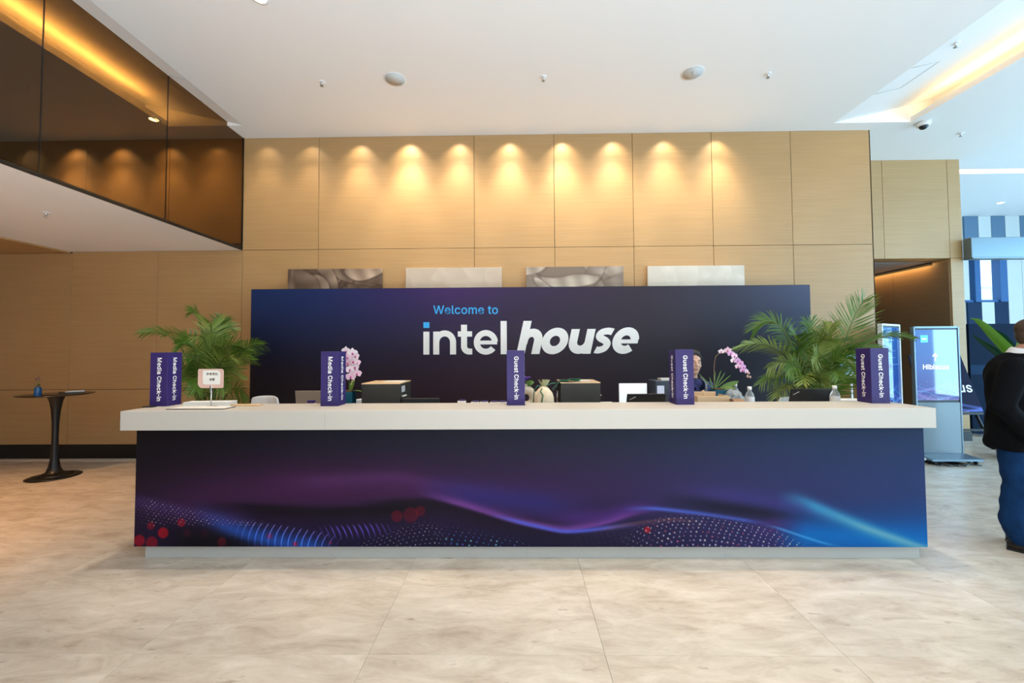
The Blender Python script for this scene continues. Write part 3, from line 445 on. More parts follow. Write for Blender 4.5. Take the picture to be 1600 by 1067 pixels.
def strokes(mb, lines, thick, M):
    """each line: (points, width); flat-capped bands of solid lettering"""
    for li, (pts, wd) in enumerate(lines):
        th = thick * (1 + 0.1 * li)
        P = [Vector((p[0], p[1])) for p in pts]; n = len(P)
        Lf, Rt = [], []
        for i in range(n):
            a = (P[i] - P[i - 1]).normalized() if i > 0 else None
            b = (P[i + 1] - P[i]).normalized() if i < n - 1 else None
            t = ((a or b) + (b or a)).normalized()
            nn = Vector((-t.y, t.x)); c = max(0.5, nn.dot(Vector((-(a or b).y, (a or b).x))))
            ww = wd[i] if isinstance(wd, (list, tuple)) else wd
            Lf.append(P[i] + nn * ww / 2 / c); Rt.append(P[i] - nn * ww / 2 / c)
        rings = [[M @ Vector((a.x, a.y, 0)), M @ Vector((b.x, b.y, 0)), M @ Vector((b.x, b.y, th * (1 + .004 * i))), M @ Vector((a.x, a.y, th * (1 + .004 * i)))] for i, (a, b) in enumerate(zip(Rt, Lf))]
        loop = (P[0] - P[-1]).length < 1e-3
        if loop:
            rings[-1] = rings[0]
        mb.loft(rings, cap=not loop, smooth=False)
    return mb


def arc(cx, cy, rx, ry, a0, a1, n=24):
    return [(cx + rx * math.cos(R(a0 + (a1 - a0) * i / n)), cy + ry * math.sin(R(a0 + (a1 - a0) * i / n))) for i in range(n + 1)]
# ================================================================== materials in use
M = {}
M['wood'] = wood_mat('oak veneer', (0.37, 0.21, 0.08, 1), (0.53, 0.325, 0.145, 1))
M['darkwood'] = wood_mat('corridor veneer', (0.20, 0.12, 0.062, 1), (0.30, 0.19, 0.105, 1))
M['stone'] = stone_mat('polished stone')
M['plaster'] = mat('white ceiling paint', (0.88, 0.88, 0.88, 1), 0.75)
M['tan'] = mat('tan paint', (0.60, 0.44, 0.28, 1), 0.7)
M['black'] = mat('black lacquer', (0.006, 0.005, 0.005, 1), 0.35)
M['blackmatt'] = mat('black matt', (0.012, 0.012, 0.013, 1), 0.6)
M['grout'] = mat('joint', (0.22, 0.16, 0.11, 1), 0.8)
M['white'] = mat('white solid surface', (0.52, 0.475, 0.415, 1), 0.38)
M['plinth'] = mat('pale grey plinth laminate', (0.47, 0.455, 0.42, 1), 0.35)
M['wplastic'] = mat('white plastic', (0.82, 0.80, 0.77, 1), 0.4)
def tinted_glass(name, tint, refl=0.08):
    m = bpy.data.materials.new(name); m.use_nodes = True; nt = m.node_tree; nt.nodes.clear()
    o = nt.nodes.new('ShaderNodeOutputMaterial'); tr = nt.nodes.new('ShaderNodeBsdfTransparent'); gl = nt.nodes.new('ShaderNodeBsdfGlossy')
    tr.inputs['Color'].default_value = tint; gl.inputs['Roughness'].default_value = 0.0; gl.inputs['Color'].default_value = (1, 1, 1, 1)
    lw = nt.nodes.new('ShaderNodeLayerWeight'); pw = nt.nodes.new('ShaderNodeMath'); pw.operation = 'POWER'; pw.inputs[1].default_value = 5.0
    nt.links.new(lw.outputs['Facing'], pw.inputs[0]); fr = nt.nodes.new('ShaderNodeMath'); fr.operation = 'MULTIPLY_ADD'; fr.inputs[1].default_value = 0.7; fr.inputs[2].default_value = 0.04; nt.links.new(pw.outputs[0], fr.inputs[0])
    mx = nt.nodes.new('ShaderNodeMixShader')
    nt.links.new(fr.outputs[0], mx.inputs[0]); nt.links.new(tr.outputs[0], mx.inputs[1]); nt.links.new(gl.outputs[0], mx.inputs[2]); nt.links.new(mx.outputs[0], o.inputs[0])
    return m


M['bronzeglass'] = tinted_glass('bronze tinted glass', (0.57, 0.46, 0.30, 1))
M['steel'] = mat('brushed steel', (0.55, 0.57, 0.6, 1), 0.3, metal=1.0)
M['chrome'] = mat('chrome', (0.8, 0.8, 0.82, 1), 0.12, metal=1.0)
M['bluepanel_dim'] = mat('blue panel dim', srgb(34, 54, 82), 0.7, spec=.15)  # lower bands: the weaker light there is painted into the blue
M['bluepanel_lit'] = mat('blue panel lit', srgb(92, 122, 150), 0.5)  # upper bands: same blue panels, stronger light painted in as a paler tone
M['palewall'] = mat('pale panel', (0.62, 0.66, 0.66, 1), 0.6)
M['glow'] = mat('warm light strip', (1, 0.8, 0.5, 1), 0.6, emit=(1.0, 0.72, 0.36, 1), estr=5.0)
M['glowwhite'] = mat('white light strip', (1, 1, 1, 1), 0.6, emit=(1.0, 0.93, 0.85, 1), estr=1.6)
M['lampface'] = mat('lit lamp lens', (1, 1, 1, 1), 0.4, emit=(1.0, 0.9, 0.75, 1), estr=14)
M['glass'] = tinted_glass('clear glass', (0.96, 0.99, 1, 1))
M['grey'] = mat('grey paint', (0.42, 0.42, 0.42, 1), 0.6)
M['leaf'] = mat('palm leaf', (0.085, 0.17, 0.018, 1), 0.32, noise_amt=0.35, nscale=3)
M['leaf2'] = mat('palm leaf highlit', (0.24, 0.30, 0.06, 1), 0.32, noise_amt=0.3, nscale=3)  # second frond tone, its yellow also paints in warm highlights
M['stemgreen'] = mat('green stem', (0.12, 0.16, 0.03, 1), 0.5)
M['navy'] = mat('indigo print', srgb(47, 31, 94), 0.5)
M['letter'] = mat('white lettering', (0.92, 0.87, 0.81, 1), 0.5)
M['cyan'] = mat('cyan lettering', srgb(58, 176, 240), 0.5)
M['teal'] = mat('teal ceramic', srgb(10, 82, 104), 0.35)
M['tanwood'] = wood_mat('light timber', (0.55, 0.35, 0.18, 1), (0.72, 0.50, 0.29, 1), 0.5, (1.0, 6.0, 8.0))

H = 4.70           # lobby ceiling
SOF = 3.03         # soffit under the bulkhead, and door head height
WY = 5.92          # panelled wall
BX = -4.04         # mirrored bulkhead
W2Y = 6.9          # set-back wall on the right
XR = 5.13          # right end of the panelled wall

# ------------------------------------------------------------------ floor of large stone tiles
fl = struct('floor', MB().box(-9.6, 15, -8, 13, -0.2, -0.012), M['grout'])
tile_me = MB().box(-0.5994, 0.5994, -0.5994, 0.5994, -0.011, 0.0, 0.0007).mesh('tile')
tile_me.materials.append(M['stone'])
for i in range(-8, 12):
    for j in range(-5, 9):
        cx, cy = 0.43 + 0.6 + 1.2 * i, 2.12 + 0.6 + 1.2 * j
        if cx > 13.5 or cx < -9.6 or cy < -4:
            continue
        obj('tile', tile_me, None, fl, loc=(cx, cy, 0))

# ------------------------------------------------------------------ panelled wall
wb = struct('wall_back', MB().box(BX, XR - 0.015, WY + 0.016, WY + 0.36, 0, 5.05).box(-9.5, BX, WY + 0.016, WY + 0.36, 0, 5.05), M['blackmatt'])
JV = [ony(u, 300, WY).x for u in (498, 741, 866, 989, 1113, 1237)]
xs = [BX] + JV + [XR]
G = 0.003


def panel(x0, x1, z0, z1, y=WY, m='wood', par=None):
    cx, cz = (x0 + x1) / 2, (z0 + z1) / 2
    return obj('panel', MB().box(x0 + G - cx, x1 - G - cx, 0, 0.016, z0 + G - cz, z1 - G - cz, 0.0015), M[m], par or wb, loc=(cx, y, cz))


for a, b in zip(xs, xs[1:]):
    panel(a, b, SOF, 4.99)
    panel(a, b, 1.0, SOF); panel(a, b, 0.12, 1.0)
JL = [-9.3, -8.05, ony(110, 500, WY).x, ony(245, 500, WY).x, BX]
for k, (a, b) in enumerate(zip(JL, JL[1:])):
    panel(a, b, 1.0, SOF - 0.02 if k < 2 else SOF + 0.0); panel(a, b, 0.2, 1.0)
for (a, b) in ((-9.5, -7.7), (-7.7, -6.4), (-6.4, -5.15), (-5.15, BX)):
    panel(a, b, SOF + 0.1, 4.99)
obj('panel', MB().box(-0.008, 0.008, 0.0, 0.94, -2.4, 2.4, 0.001), M['wood'], wb, loc=(XR + 0.005 - 0.016, WY, 2.42))
struct('baseboard_left', MB().box(-9.5, BX, WY - 0.015, WY + 0.01, 0.0, 0.195).box(BX, XR, WY - 0.012, WY + 0.01, 0, 0.12), M['black'])
struct('trim_1', MB().box(-9.5, BX, WY - 0.13, WY - 0.02, 0.0, 0.006), mat('light stone border', (0.74, 0.66, 0.55, 1), 0.3))

# left side wall and the closed end of the low lounge
struct('wall_left', MB().box(-9.8, -9.5, -4.0, WY + 0.3, 0, 5.05), M['darkwood'])

# ------------------------------------------------------------------ bulkhead with bronze mirror and its low soffit
bk = sempty('wall_bulkhead')
JM = [-4.0, 0.6]
for u, v in ((67, 100), (262, 200)):
    d = ray(u, v); p = d * (BX / d.x); JM.append(p.y)
JM.append(WY - 0.012)
for a, b in zip(JM, JM[1:]):
    cy = (a + b) / 2
    obj('glass_panel', MB().box(-0.010, 0, a + 0.003 - cy, b - 0.003 - cy, SOF + 0.026, 4.75), M['bronzeglass'], bk, loc=(BX, cy, 0))
    obj('joint', MB().box(-0.010, 0, -0.0028, 0.0028, SOF + 0.026, 4.75), M['black'], bk, loc=(BX, a, 0))
obj('edge_strip', MB().box(BX - 0.013, BX + 0.004, -4, WY - 0.002, SOF - 0.002, SOF + 0.026).box(BX - 0.012, BX + 0.006, WY - 0.016, WY - 0.002, SOF + .014, 4.75), M['black'], bk)
sx = onz(112, 394, SOF).x
gx = onz(172, 392, SOF).x
struct('ceiling_soffit', MB().box(gx + 0.004, BX, -4, WY + 0.016, SOF, SOF + 0.028).box(sx, gx - 0.004, -4, WY + 0.016, SOF, SOF + 0.028), M['plaster'])
struct('floor_mezzanine', MB().box(-9.5, BX - 0.014, -4, WY - 0.002, SOF + 0.03, SOF + 0.04), M['blackmatt'])
struct('ceiling_timber', MB().box(-9.5, sx - 0.004, -4, WY + 0.01, SOF - 0.02, SOF + 0.028), M['wood'])

# ------------------------------------------------------------------ main ceiling with light trough
ce = struct('ceiling', MB().box(-3.82, 4.46, -4.0, WY - 0.002, H, H + 0.15), M['plaster'])
LX = 5.55                                      # lip of the right light trough; the left one mirrors it about x = 0.32
TY = 5.72                                      # end of the troughs
BWX = LX + 0.30
SZ = 5.02
M['led'] = M['glow']


def slz(x):
    return H + (x - 4.46) / (BWX - 4.46) * (SZ - H)


def trough(mx, ty, watts):
    def X(x):
        return mx(x)

    def bx(m, x0, x1, *r):
        a_, b_ = sorted((X(x0), X(x1))); return m.box(a_, b_, *r)
    t_ = MB()
    t_.poly([(X(4.46), -4, H), (X(4.46), ty, H), (X(BWX), ty, SZ), (X(BWX), -4, SZ)])
    t_.poly([(X(4.46), -4, H + .02), (X(BWX), -4, SZ + .02), (X(BWX), ty, SZ + .02), (X(4.46), ty, H + .02)])
    obj('slope', t_, M['plaster'], ce)
    obj('trough_back', bx(MB(), BWX, BWX + 0.02, -4, ty, H + 0.013, SZ + 0.02), M['plaster'], ce)
    e_ = MB().loft([[(X(x), yy, z) for x, z in ((4.46, H), (LX, H), (LX, H + 0.02), (BWX, H + 0.02), (BWX, SZ))] for yy in (ty, ty + 0.02)], smooth=False)
    obj('trough_end', e_, M['plaster'], ce)
    obj('lip', bx(MB(), LX - 0.02, LX, -4, ty + 0.02, H - 0.004, H + 0.075), M['plaster'], ce)
    obj('light_strip', bx(MB(), LX + 0.03, LX + 0.08, -3.9, ty - 0.03, H + 0.016, H + 0.028), M['glow'], ce)
    lamp('trough_light', 'AREA', (X(LX + 0.08), (ty - 4.3) / 2, H + 0.07), (X(LX - 0.75), (ty - 4.3) / 2, H + 0.75), watts, (1.0, 0.62, 0.22), ty + 3.5, 0.05)
    HX0, HX1, HY0, HY1 = 4.475, 4.79, 4.60, 5.07
    hb = MB()
    for (x0, y0, x1, y1) in ((HX0, HY0, HX1, HY0), (HX1, HY0, HX1, HY1), (HX0, HY1, HX1, HY1)):
        hb.tube([(X(x0), y0, slz(x0) - 0.001), (X(x1), y1, slz(x1) - 0.001)], 0.003, 4)
    obj('access_hatch', hb, M['grey'], ce)


trough(lambda x: x, TY, 34)
trough(lambda x: 0.64 - x, TY - 0.15, 84)
cr = MB().box(LX, 14, -4, TY + 0.02, H, H + 0.012).box(4.46, 14, TY + 0.02, 7.30, H, H + 0.012)
cr.box(7.0, 14, 7.48, 11, H, H + 0.15)
struct('ceiling_right', cr, M['plaster'])
struct('trim_2', MB().box(7.0, 14, 7.25, 7.52, H + 0.10, H + 0.13), M['glow'])
struct('ceiling_left', MB().box(-9.5, 0.64 - LX, -4, TY - 0.13, H, H + 0.012).box(-9.5, -3.82, TY - 0.13, WY - 0.002, H, H + 0.012), M['plaster'])

# ------------------------------------------------------------------ set-back wall with passage opening, pier
OX0, OX1 = XR + 0.3, ony(1485, 405, W2Y).x
PX1 = ony(1505, 400, W2Y).x
wr = struct('wall_recess', MB().box(XR, PX1, W2Y + 0.016, W2Y + 0.3, SOF, H + 0.12).box(OX1, PX1, W2Y + 0.016, W2Y + 0.3, 0, SOF), M['wood'])
xa, xb_ = ony(1380, 330, W2Y).x, ony(1482, 330, W2Y).x
for (a, b) in ((XR, xa), (xa, xb_), (xb_, PX1)):
    panel(a, b, SOF, H + 0.1, W2Y, 'wood', wr)
panel(OX1, PX1, 0.15, SOF, W2Y, 'wood', wr)
obj('baseboard', MB().box(OX1, PX1 + 0.012, W2Y - 0.012, W2Y + 0.3, 0, 0.15), M['black'], wr)
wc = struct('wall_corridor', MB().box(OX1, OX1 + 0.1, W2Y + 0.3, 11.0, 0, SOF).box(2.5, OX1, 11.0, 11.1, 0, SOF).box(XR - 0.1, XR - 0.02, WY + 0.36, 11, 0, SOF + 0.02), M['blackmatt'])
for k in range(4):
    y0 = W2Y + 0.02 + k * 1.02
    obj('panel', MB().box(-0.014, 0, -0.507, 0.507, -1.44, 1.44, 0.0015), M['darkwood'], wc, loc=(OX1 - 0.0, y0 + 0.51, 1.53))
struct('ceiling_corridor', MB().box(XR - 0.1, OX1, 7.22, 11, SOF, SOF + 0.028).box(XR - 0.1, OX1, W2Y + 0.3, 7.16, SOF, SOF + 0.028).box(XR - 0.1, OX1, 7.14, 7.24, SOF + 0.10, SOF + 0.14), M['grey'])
struct('trim_4', MB().box(XR, 6.6, 7.155, 7.225, SOF + 0.06, SOF + 0.07), M['glowwhite'])
ld = lamp('corridor_wash', 'AREA', (OX1 - 0.10, 8.9, SOF - 0.03), (OX1 - 0.02, 8.9, 0), 14, (1.0, 0.58, 0.2), 0.05, 3.4)
ld.rotation_euler = (0, R(-12), 0)

# ------------------------------------------------------------------ far lobby on the right: banded wall with a window, metal canopy beam
FY = 9.95
zt, zb = 3.70, 2.62


def fx(u, v=440):
    return ony(u, v, FY).x


wl = struct('wall_lobby', MB().box(PX1 - 0.3, fx(1516), FY + 0.02, FY + 0.2, 0, H).box(fx(1516), fx(1574), FY + 0.02, FY + 0.2, 0, zb).box(fx(1516), fx(1574), FY + 0.02, FY + 0.2, zt, H).box(fx(1574), 14, FY + 0.02, FY + 0.2, 0, H), M['palewall'])
for (u0, u1, m) in ((1509, 1531, 'bluepanel_dim'), (1531, 1551, 'palewall'), (1551, 1573, 'bluepanel_dim'), (1573, 1596, 'palewall'), (1596, 1618, 'bluepanel_dim'), (1618, 1640, 'palewall')):
    a, b = fx(u0), fx(u1)
    for (z0, z1) in ((zt, H), (0.0, zb)) if u0 < 1570 else ((zt, H), (1.4, zt), (0.0, 1.4)):
        mm = m if z0 != 1.4 else 'palewall'
        cx, cz = (a + b) / 2, (z0 + z1) / 2
        obj('panel', MB().box(a - cx + .004, b - cx - .004, -0.02, 0.02, z0 - cz + .004, z1 - cz - .004, 0.002), M['bluepanel_lit'] if (z0 == zt and mm == 'bluepanel_dim') else M[mm], wl, loc=(cx, FY, cz))
wn = sempty('window_1')
M['bluemetal'] = mat('blue anodised frame', srgb(48, 96, 150), 0.3, metal=0.2)
for (u0, u1) in ((1521, 1530), (1560, 1572)):
    a, b = fx(u0), fx(u1); cx = (a + b) / 2
    obj('mullion', MB().box(a - cx, b - cx, -0.09, 0.09, zb, zt, 0.006), M['bluemetal'], wn, loc=(cx, FY + 0.05, 0))
obj('frame', MB().box(fx(1508), fx(1574), FY, FY + 0.1, zt - 0.05, zt).box(fx(1508), fx(1574), FY, FY + 0.1, zb, zb + 0.05), M['bluemetal'], wn)
for (u0, u1) in ((1508, 1521), (1530, 1560)):
    obj('pane', MB().box(fx(u0), fx(u1), FY + 0.06, FY + 0.066, zb + 0.05, zt - 0.05), M['glass'], wn)
struct('trim_5', MB().box(ony(1518, 390, 6.74).x, 10.5, 6.74, 6.87, 3.00, 3.335, 0.01, 2).box(ony(1518, 390, 6.74).x + 0.01, 10.5, 6.73, 6.88, 2.985, 3.0), mat('brushed metal canopy', (0.17, 0.22, 0.25, 1), 0.3, metal=0.6))
rl = thing('balcony_railing', 'pale metal railing outside the far lobby window', 'railing', (9.8, 12.4, 0))
obj('rail', MB().box(-2.0, 6, -0.03, 0.03, 3.28, 3.34).box(-2.0, 6, -0.03, 0.03, 2.94, 2.98).box(-2, 6, -.3, .3, 2.4, 2.5), M['plaster'], rl)
for k in range(9):
    obj('post', MB().box(-0.02, 0.02, -0.02, 0.02, 2.5, 3.28), M['plaster'], rl, loc=(-1.6 + 0.75 * k, 0, 0))

# the rest of the lobby shell, outside the frame
struct('wall_front', MB().box(-9.8, 14.2, -4.3, -4.02, 0, 5.1), M['palewall'])
struct('wall_right', MB().box(13.9, 14.2, -4.1, 11.2, 0, 5.1), M['palewall'])
# ================================================================== reception counter
ZT, ZB = 1.107, 0.966
rc = thing('reception_counter', 'long white topped reception counter with dark purple wave graphic front', 'reception desk', (0.04, 3.1, 0))


def loc_box(x0, x1, y0, y1, z0, z1, bev=0.0, o=(0.04, 3.1, 0)):
    return MB().box(x0 - o[0], x1 - o[0], y0 - o[1], y1 - o[1], z0 - o[2], z1 - o[2], bev)


cxs = [-2.925] + [onz(u, 660, 0).x * 0 + ony(u, 655, 2.99).x for u in (508,)] + [2.985]
for a, b in zip(cxs, cxs[1:]):
    obj('countertop', loc_box(a + 0.0004, b - 0.0004, 2.985, 3.385, ZB, ZT, 0.0016 if b > 2.9 or a < -2.9 else 0.0008), M['white'], rc)
pj = [-2.81] + [ony(u, 862, 3.09).x for u in (517, 823, 1132)] + [2.93]
for a, b in zip(pj, pj[1:]):
    obj('plinth', loc_box(a + 0.0006, b - 0.0006, 3.09, 3.11, 0.0, 0.12), M['plinth'], rc)
obj('carcass', loc_box(-2.80, 2.92, 3.11, 3.36, 0.0, ZB - 0.001), M['blackmatt'], rc)
obj('end_panel', loc_box(-2.85, -2.80, 3.06, 3.38, 0.10, ZB - .001), M['blackmatt'], rc)
obj('end_panel', loc_box(2.893, 2.943, 3.06, 3.38, 0.10, ZB - .001), M['blackmatt'], rc)
wd_ = thing('work_desk', 'low white work desk hidden behind the reception counter', 'desk', (0.04, 3.7, 0))
OD = (0.04, 3.7, 0)
obj('work_surface', loc_box(-2.80, 2.89, 3.39, 4.0, 0.90, 0.93, 0.002, OD), M['white'], wd_)
obj('modesty_panel', loc_box(-2.76, 2.85, 3.42, 3.44, 0.0, 0.90, 0, OD), M['plinth'], wd_)
obj('side_panel', loc_box(-2.80, -2.76, 3.40, 3.98, 0.0, 0.90, 0, OD), M['plinth'], wd_)
obj('side_panel', loc_box(2.85, 2.89, 3.40, 3.98, 0.0, 0.90, 0, OD), M['plinth'], wd_)


def wave_print(W=2480, Hh=364):
    X, Y = np.meshgrid(np.linspace(0, 1240, W), np.linspace(0, 183, Hh))
    img = np.zeros((Hh, W, 3))

    def lerp_cols(cols, xs, x):
        return np.stack([np.interp(x, xs, [c[k] for c in cols]) for k in range(3)], -1) / 255
    xk = [0, 250, 500, 750, 1000, 1240]
    top = lerp_cols([(22, 17, 24), (30, 26, 42), (36, 36, 54), (42, 46, 66), (46, 58, 90), (46, 62, 100)], xk, X)  # paler and bluer rightwards: daylight glare painted into the print
    mid = lerp_cols([(40, 26, 44), (66, 32, 66), (62, 34, 74), (60, 42, 88), (58, 58, 108), (50, 66, 120)], xk, X)
    bot = lerp_cols([(40, 26, 62), (30, 22, 60), (30, 24, 58), (34, 28, 62), (52, 46, 104), (20, 90, 170)], xk, X)
    t = np.clip(Y / 183, 0, 1)[..., None]
    s1 = np.clip(t / 0.55, 0, 1); s2 = np.clip((t - 0.55) / 0.45, 0, 1)
    s1 = s1 * s1 * (3 - 2 * s1)
    img = np.where(t < 0.55, top * (1 - s1) + mid * s1, mid * (1 - s2) + bot * s2)

    def blend(img, col, a):
        a = np.clip(a, 0, 1)[..., None]; return img * (1 - a) + np.array(col) / 255 * a

    def addc(img, col, a):
        return img + np.array(col) / 255 * np.clip(a, 0, 1)[..., None]

    def cv(pts):
        """smooth curve y(x) through points"""
        px, py = zip(*pts); xx = np.linspace(0, 1240, 1241)
        y = np.interp(xx, px, py); k = np.hanning(61); k /= k.sum()
        y = np.convolve(np.pad(y, 30, mode='edge'), k, 'valid'); return np.interp(X, xx, y)

    def win(a, b, soft=30):
        return np.clip((X - a) / soft, 0, 1) * np.clip((b - X) / soft, 0, 1)

    def ribbon(pts, up, dn, col, amt, a, b, soft=60):
        nonlocal img
        d = Y - cv(pts)
        g = np.where(d < 0, np.exp(-(d / up) ** 2), np.exp(-(d / dn) ** 2))
        img = blend(img, col, amt * g * win(a, b, soft))
    # soft haze and folds
    ribbon([(0, 120), (200, 100), (420, 88), (560, 120), (800, 118), (1240, 110)], 34, 26, (86, 40, 92), 0.55, -60, 760, 160)
    ribbon([(300, 80), (420, 74), (500, 92), (640, 104)], 9, 14, (110, 58, 120), 0.45, 200, 620, 90)
    ribbon([(480, 95), (560, 108), (680, 120)], 22, 22, (52, 50, 130), 0.7, 440, 740, 90)
    ribbon([(150, 120), (300, 128), (430, 124), (520, 112)], 6, 16, (22, 14, 26), 0.75, 100, 520, 90)
    ribbon([(380, 118), (470, 112), (560, 136), (690, 152)], 6, 20, (24, 16, 30), 0.7, 350, 720, 60)
    # black under-wave on the left and the bright blue comb
    ribbon([(0, 176), (120, 178), (240, 190)], 26, 60, (16, 10, 22), 0.9, 30, 240, 60)
    ribbon([(60, 118), (130, 146), (190, 168), (260, 182), (340, 190)], 16, 12, (44, 92, 190), 0.85, 90, 330, 50)
    ribbon([(0, 112), (70, 128), (140, 140)], 12, 14, (86, 60, 130), 0.45, -40, 200, 40)
    # violet ribbon and its electric-blue edge
    ribbon([(440, 98), (520, 118), (600, 143), (680, 159), (740, 148), (800, 128)], 8, 4, (132, 74, 160), 0.9, 450, 830, 60)
    ribbon([(560, 132), (620, 148), (680, 161), (720, 158), (780, 150)], 3.5, 3, (96, 104, 226), 0.9, 560, 800, 50)
    ribbon([(680, 140), (740, 138), (800, 122)], 12, 10, (92, 50, 140), 0.6, 640, 840, 60)
    ribbon([(700, 164), (780, 148), (850, 140), (930, 148)], 2.5, 4, (150, 92, 96), 0.4, 720, 900, 40)
    ribbon([(760, 126), (820, 124), (900, 133), (960, 142), (1010, 150)], 3.5, 3.0, (92, 112, 220), 0.85, 770, 1010, 50)
    # dark folds and the blue glow on the right
    ribbon([(840, 108), (930, 122), (1010, 134), (1060, 146)], 10, 12, (34, 30, 52), 0.8, 830, 1070, 80)
    ribbon([(850, 96), (960, 108), (1060, 126), (1240, 150)], 14, 10, (74, 62, 140), 0.6, 840, 1120, 90)
    ribbon([(960, 150), (1030, 148), (1100, 166), (1160, 190)], 10, 16, (92, 56, 130), 0.6, 960, 1100, 50)
    ribbon([(1020, 168), (1060, 166), (1140, 170), (1240, 176)], 26, 24, (6, 116, 200), 0.95, 1005, 1300, 50)
    ribbon([(1040, 108), (1100, 134), (1160, 158), (1240, 190)], 9, 13, (70, 150, 200), 0.95, 1010, 1300, 60)
    ribbon([(1080, 126), (1140, 152), (1200, 172), (1240, 186)], 4, 6, (150, 190, 205), 0.55, 1080, 1300, 70)
    ribbon([(1000, 150), (1040, 164), (1090, 180), (1160, 186)], 2, 2, (90, 170, 235), 0.7, 990, 1110, 30)
    # blurred red bokeh
    for (x, y, r, a) in ((8, 174, 9, .75), (28, 177, 9.5, .6), (46, 162, 8.5, .8), (26, 151, 6, .55), (75, 146, 6.5, .65), (84, 162, 6, .18), (112, 163, 6, .12), (140, 176, 7, .38), (216, 167, 5, .4), (257, 179, 3.6, .75), (313, 177, 3, .4), (440, 134, 12, .3), (455, 128, 8, .3), (418, 136, 9, .35), (810, 157, 5, .8)):
        d = np.hypot(X - x, Y - y); img = blend(img, (190, 20, 44), a * np.clip((r - d) / 2.2 + 0.5, 0, 1))
    # comb strokes of the left wave
    c1 = cv([(0, 104), (70, 122), (150, 140), (230, 148), (300, 160), (360, 176)])
    sp = 10.5; d = Y - c1
    ph = (X + d * 0.75 - 0.012 * d * d) / sp
    line = np.exp(-(((ph % 1) - 0.5) * sp / 0.85) ** 2)
    img = addc(img, (170, 160, 230), 0.75 * line * np.clip(d / 3, 0, 1) * np.exp(-np.clip(d, 0, 99) / 22) * win(150, 340, 40))
    img = addc(img, (20, 60, 150), 0.5 * line * np.clip((d - 6) / 8, 0, 1) * np.clip((44 - d) / 20, 0, 1) * win(170, 330, 40))
    c2 = cv([(270, 150), (330, 148), (400, 144), (430, 152)]); d = Y - c2; ph = (X - d * 0.75 + 0.012 * d * d) / 9.0
    line = np.exp(-(((ph % 1) - 0.5) * 9.0 / 1.1) ** 2)
    img = addc(img, (90, 80, 190), 0.85 * line * np.clip(d / 6, 0, 1) * np.clip((27 - d) / 14, 0, 1) * win(285, 420, 40))

    # dot fields: rows follow the surface of the wave
    def dots(pts, x0, x1, y1, px, py, r, cols, amt, slope=0.0, fade=12, grow=0.0, jit=0.6, soft=30):
        nonlocal img
        base = cv(pts)[0]; n = 0
        yy = 0.0; row = 0
        while yy < 70:
            off = (row % 2) * px / 2
            for xc in np.arange(x0 + off, x1, px):
                b = base[int(np.clip(xc / 1240 * (W - 1), 0, W - 1))]
                xj = xc + slope * yy + rng.normal(0, jit); yj = b + yy + rng.normal(0, jit * .6)
                if yj > y1 or xj < 0 or xj > 1239:
                    continue
                rr = r * (0.65 + grow * yy) * (0.75 + 0.5 * rng.random())
                c = np.array(cols[rng.integers(len(cols))]) / 255.0
                a = amt * min(1, (yy + 2) / fade) * min(1, (xc - x0 + 6) / soft) * min(1, (x1 - xc + 6) / soft) * (0.6 + 0.4 * rng.random())
                ix, iy = xj / 1240 * W, yj / 183 * Hh; k = int(rr * 2 + 3)
                xa, xb, ya, yb = int(max(0, ix - k)), int(min(W, ix + k + 1)), int(max(0, iy - k)), int(min(Hh, iy + k + 1))
                if xa >= xb or ya >= yb:
                    continue
                gx, gy = np.meshgrid(np.arange(xa, xb), np.arange(ya, yb))
                m = np.clip(rr * 2 - np.hypot(gx - ix, gy - iy) + 0.5, 0, 1)[..., None] * a
                img[ya:yb, xa:xb] = img[ya:yb, xa:xb] * (1 - m) + c * m
            yy += py * (0.8 + 0.012 * yy); row += 1
    white = [(225, 215, 235), (205, 195, 225), (235, 225, 225), (190, 180, 220)]
    blue = [(90, 170, 235), (70, 110, 215), (120, 120, 220), (150, 210, 240), (90, 90, 200)]
    dots([(0, 104), (80, 122), (160, 142)], 2, 210, 150, 6.5, 4.4, 1.35, [(190, 160, 200), (220, 195, 210), (150, 120, 180)], 0.95, fade=4, jit=.3)
    dots([(340, 178), (380, 168), (430, 148), (470, 144), (520, 152), (590, 168), (640, 180)], 345, 500, 183, 7.8, 5.6, 1.25, white, 0.9, 0.25, 8)
    dots([(440, 146), (480, 146), (540, 152), (600, 164), (660, 178)], 470, 640, 183, 9.5, 6.5, 1.5, blue, 0.85, 0.3, 22, 0.012)
    dots([(500, 136), (560, 140), (620, 156), (670, 170)], 480, 660, 168, 8, 5, 0.9, [(84, 70, 120), (70, 60, 110)], 0.5, 0.5, 10)
    dots([(660, 176), (720, 158), (790, 150), (850, 156)], 690, 850, 183, 9, 5, 0.9, [(170, 110, 110), (140, 90, 110), (190, 150, 150)], 0.55, -0.6, 8)
    dots([(760, 172), (800, 150), (840, 134), (900, 134), (960, 144), (1010, 156), (1050, 178)], 770, 1060, 183, 8.6, 5.6, 1.5, white + white + [(230, 180, 190), (210, 110, 130), (235, 215, 215)], 0.9, 0.35, 8, 0.006)
    dots([(820, 134), (900, 134), (960, 146), (1020, 164)], 800, 1020, 183, 17, 10, 1.5, [(225, 90, 120), (200, 70, 100)], 0.6, 0.3, 12)
    # tiny lattice gaps that darken the field between dots
    return np.clip(img, 0, 1) ** 1.12 * np.array([0.84, 0.88, 0.84])


M['wave'] = print_mat('printed wave graphic', wave_print(), 0.55, spec=0.12)
fp = obj('front_panel', loc_box(-2.85, 2.943, 3.04, 3.06, 0.103, ZB - 0.001), M['wave'], rc)
face_uv(fp, 0, 2, (-2.89, 2.903, 0.103, ZB - 0.001))

# ================================================================== printed backdrop behind the counter
BDY = 5.42


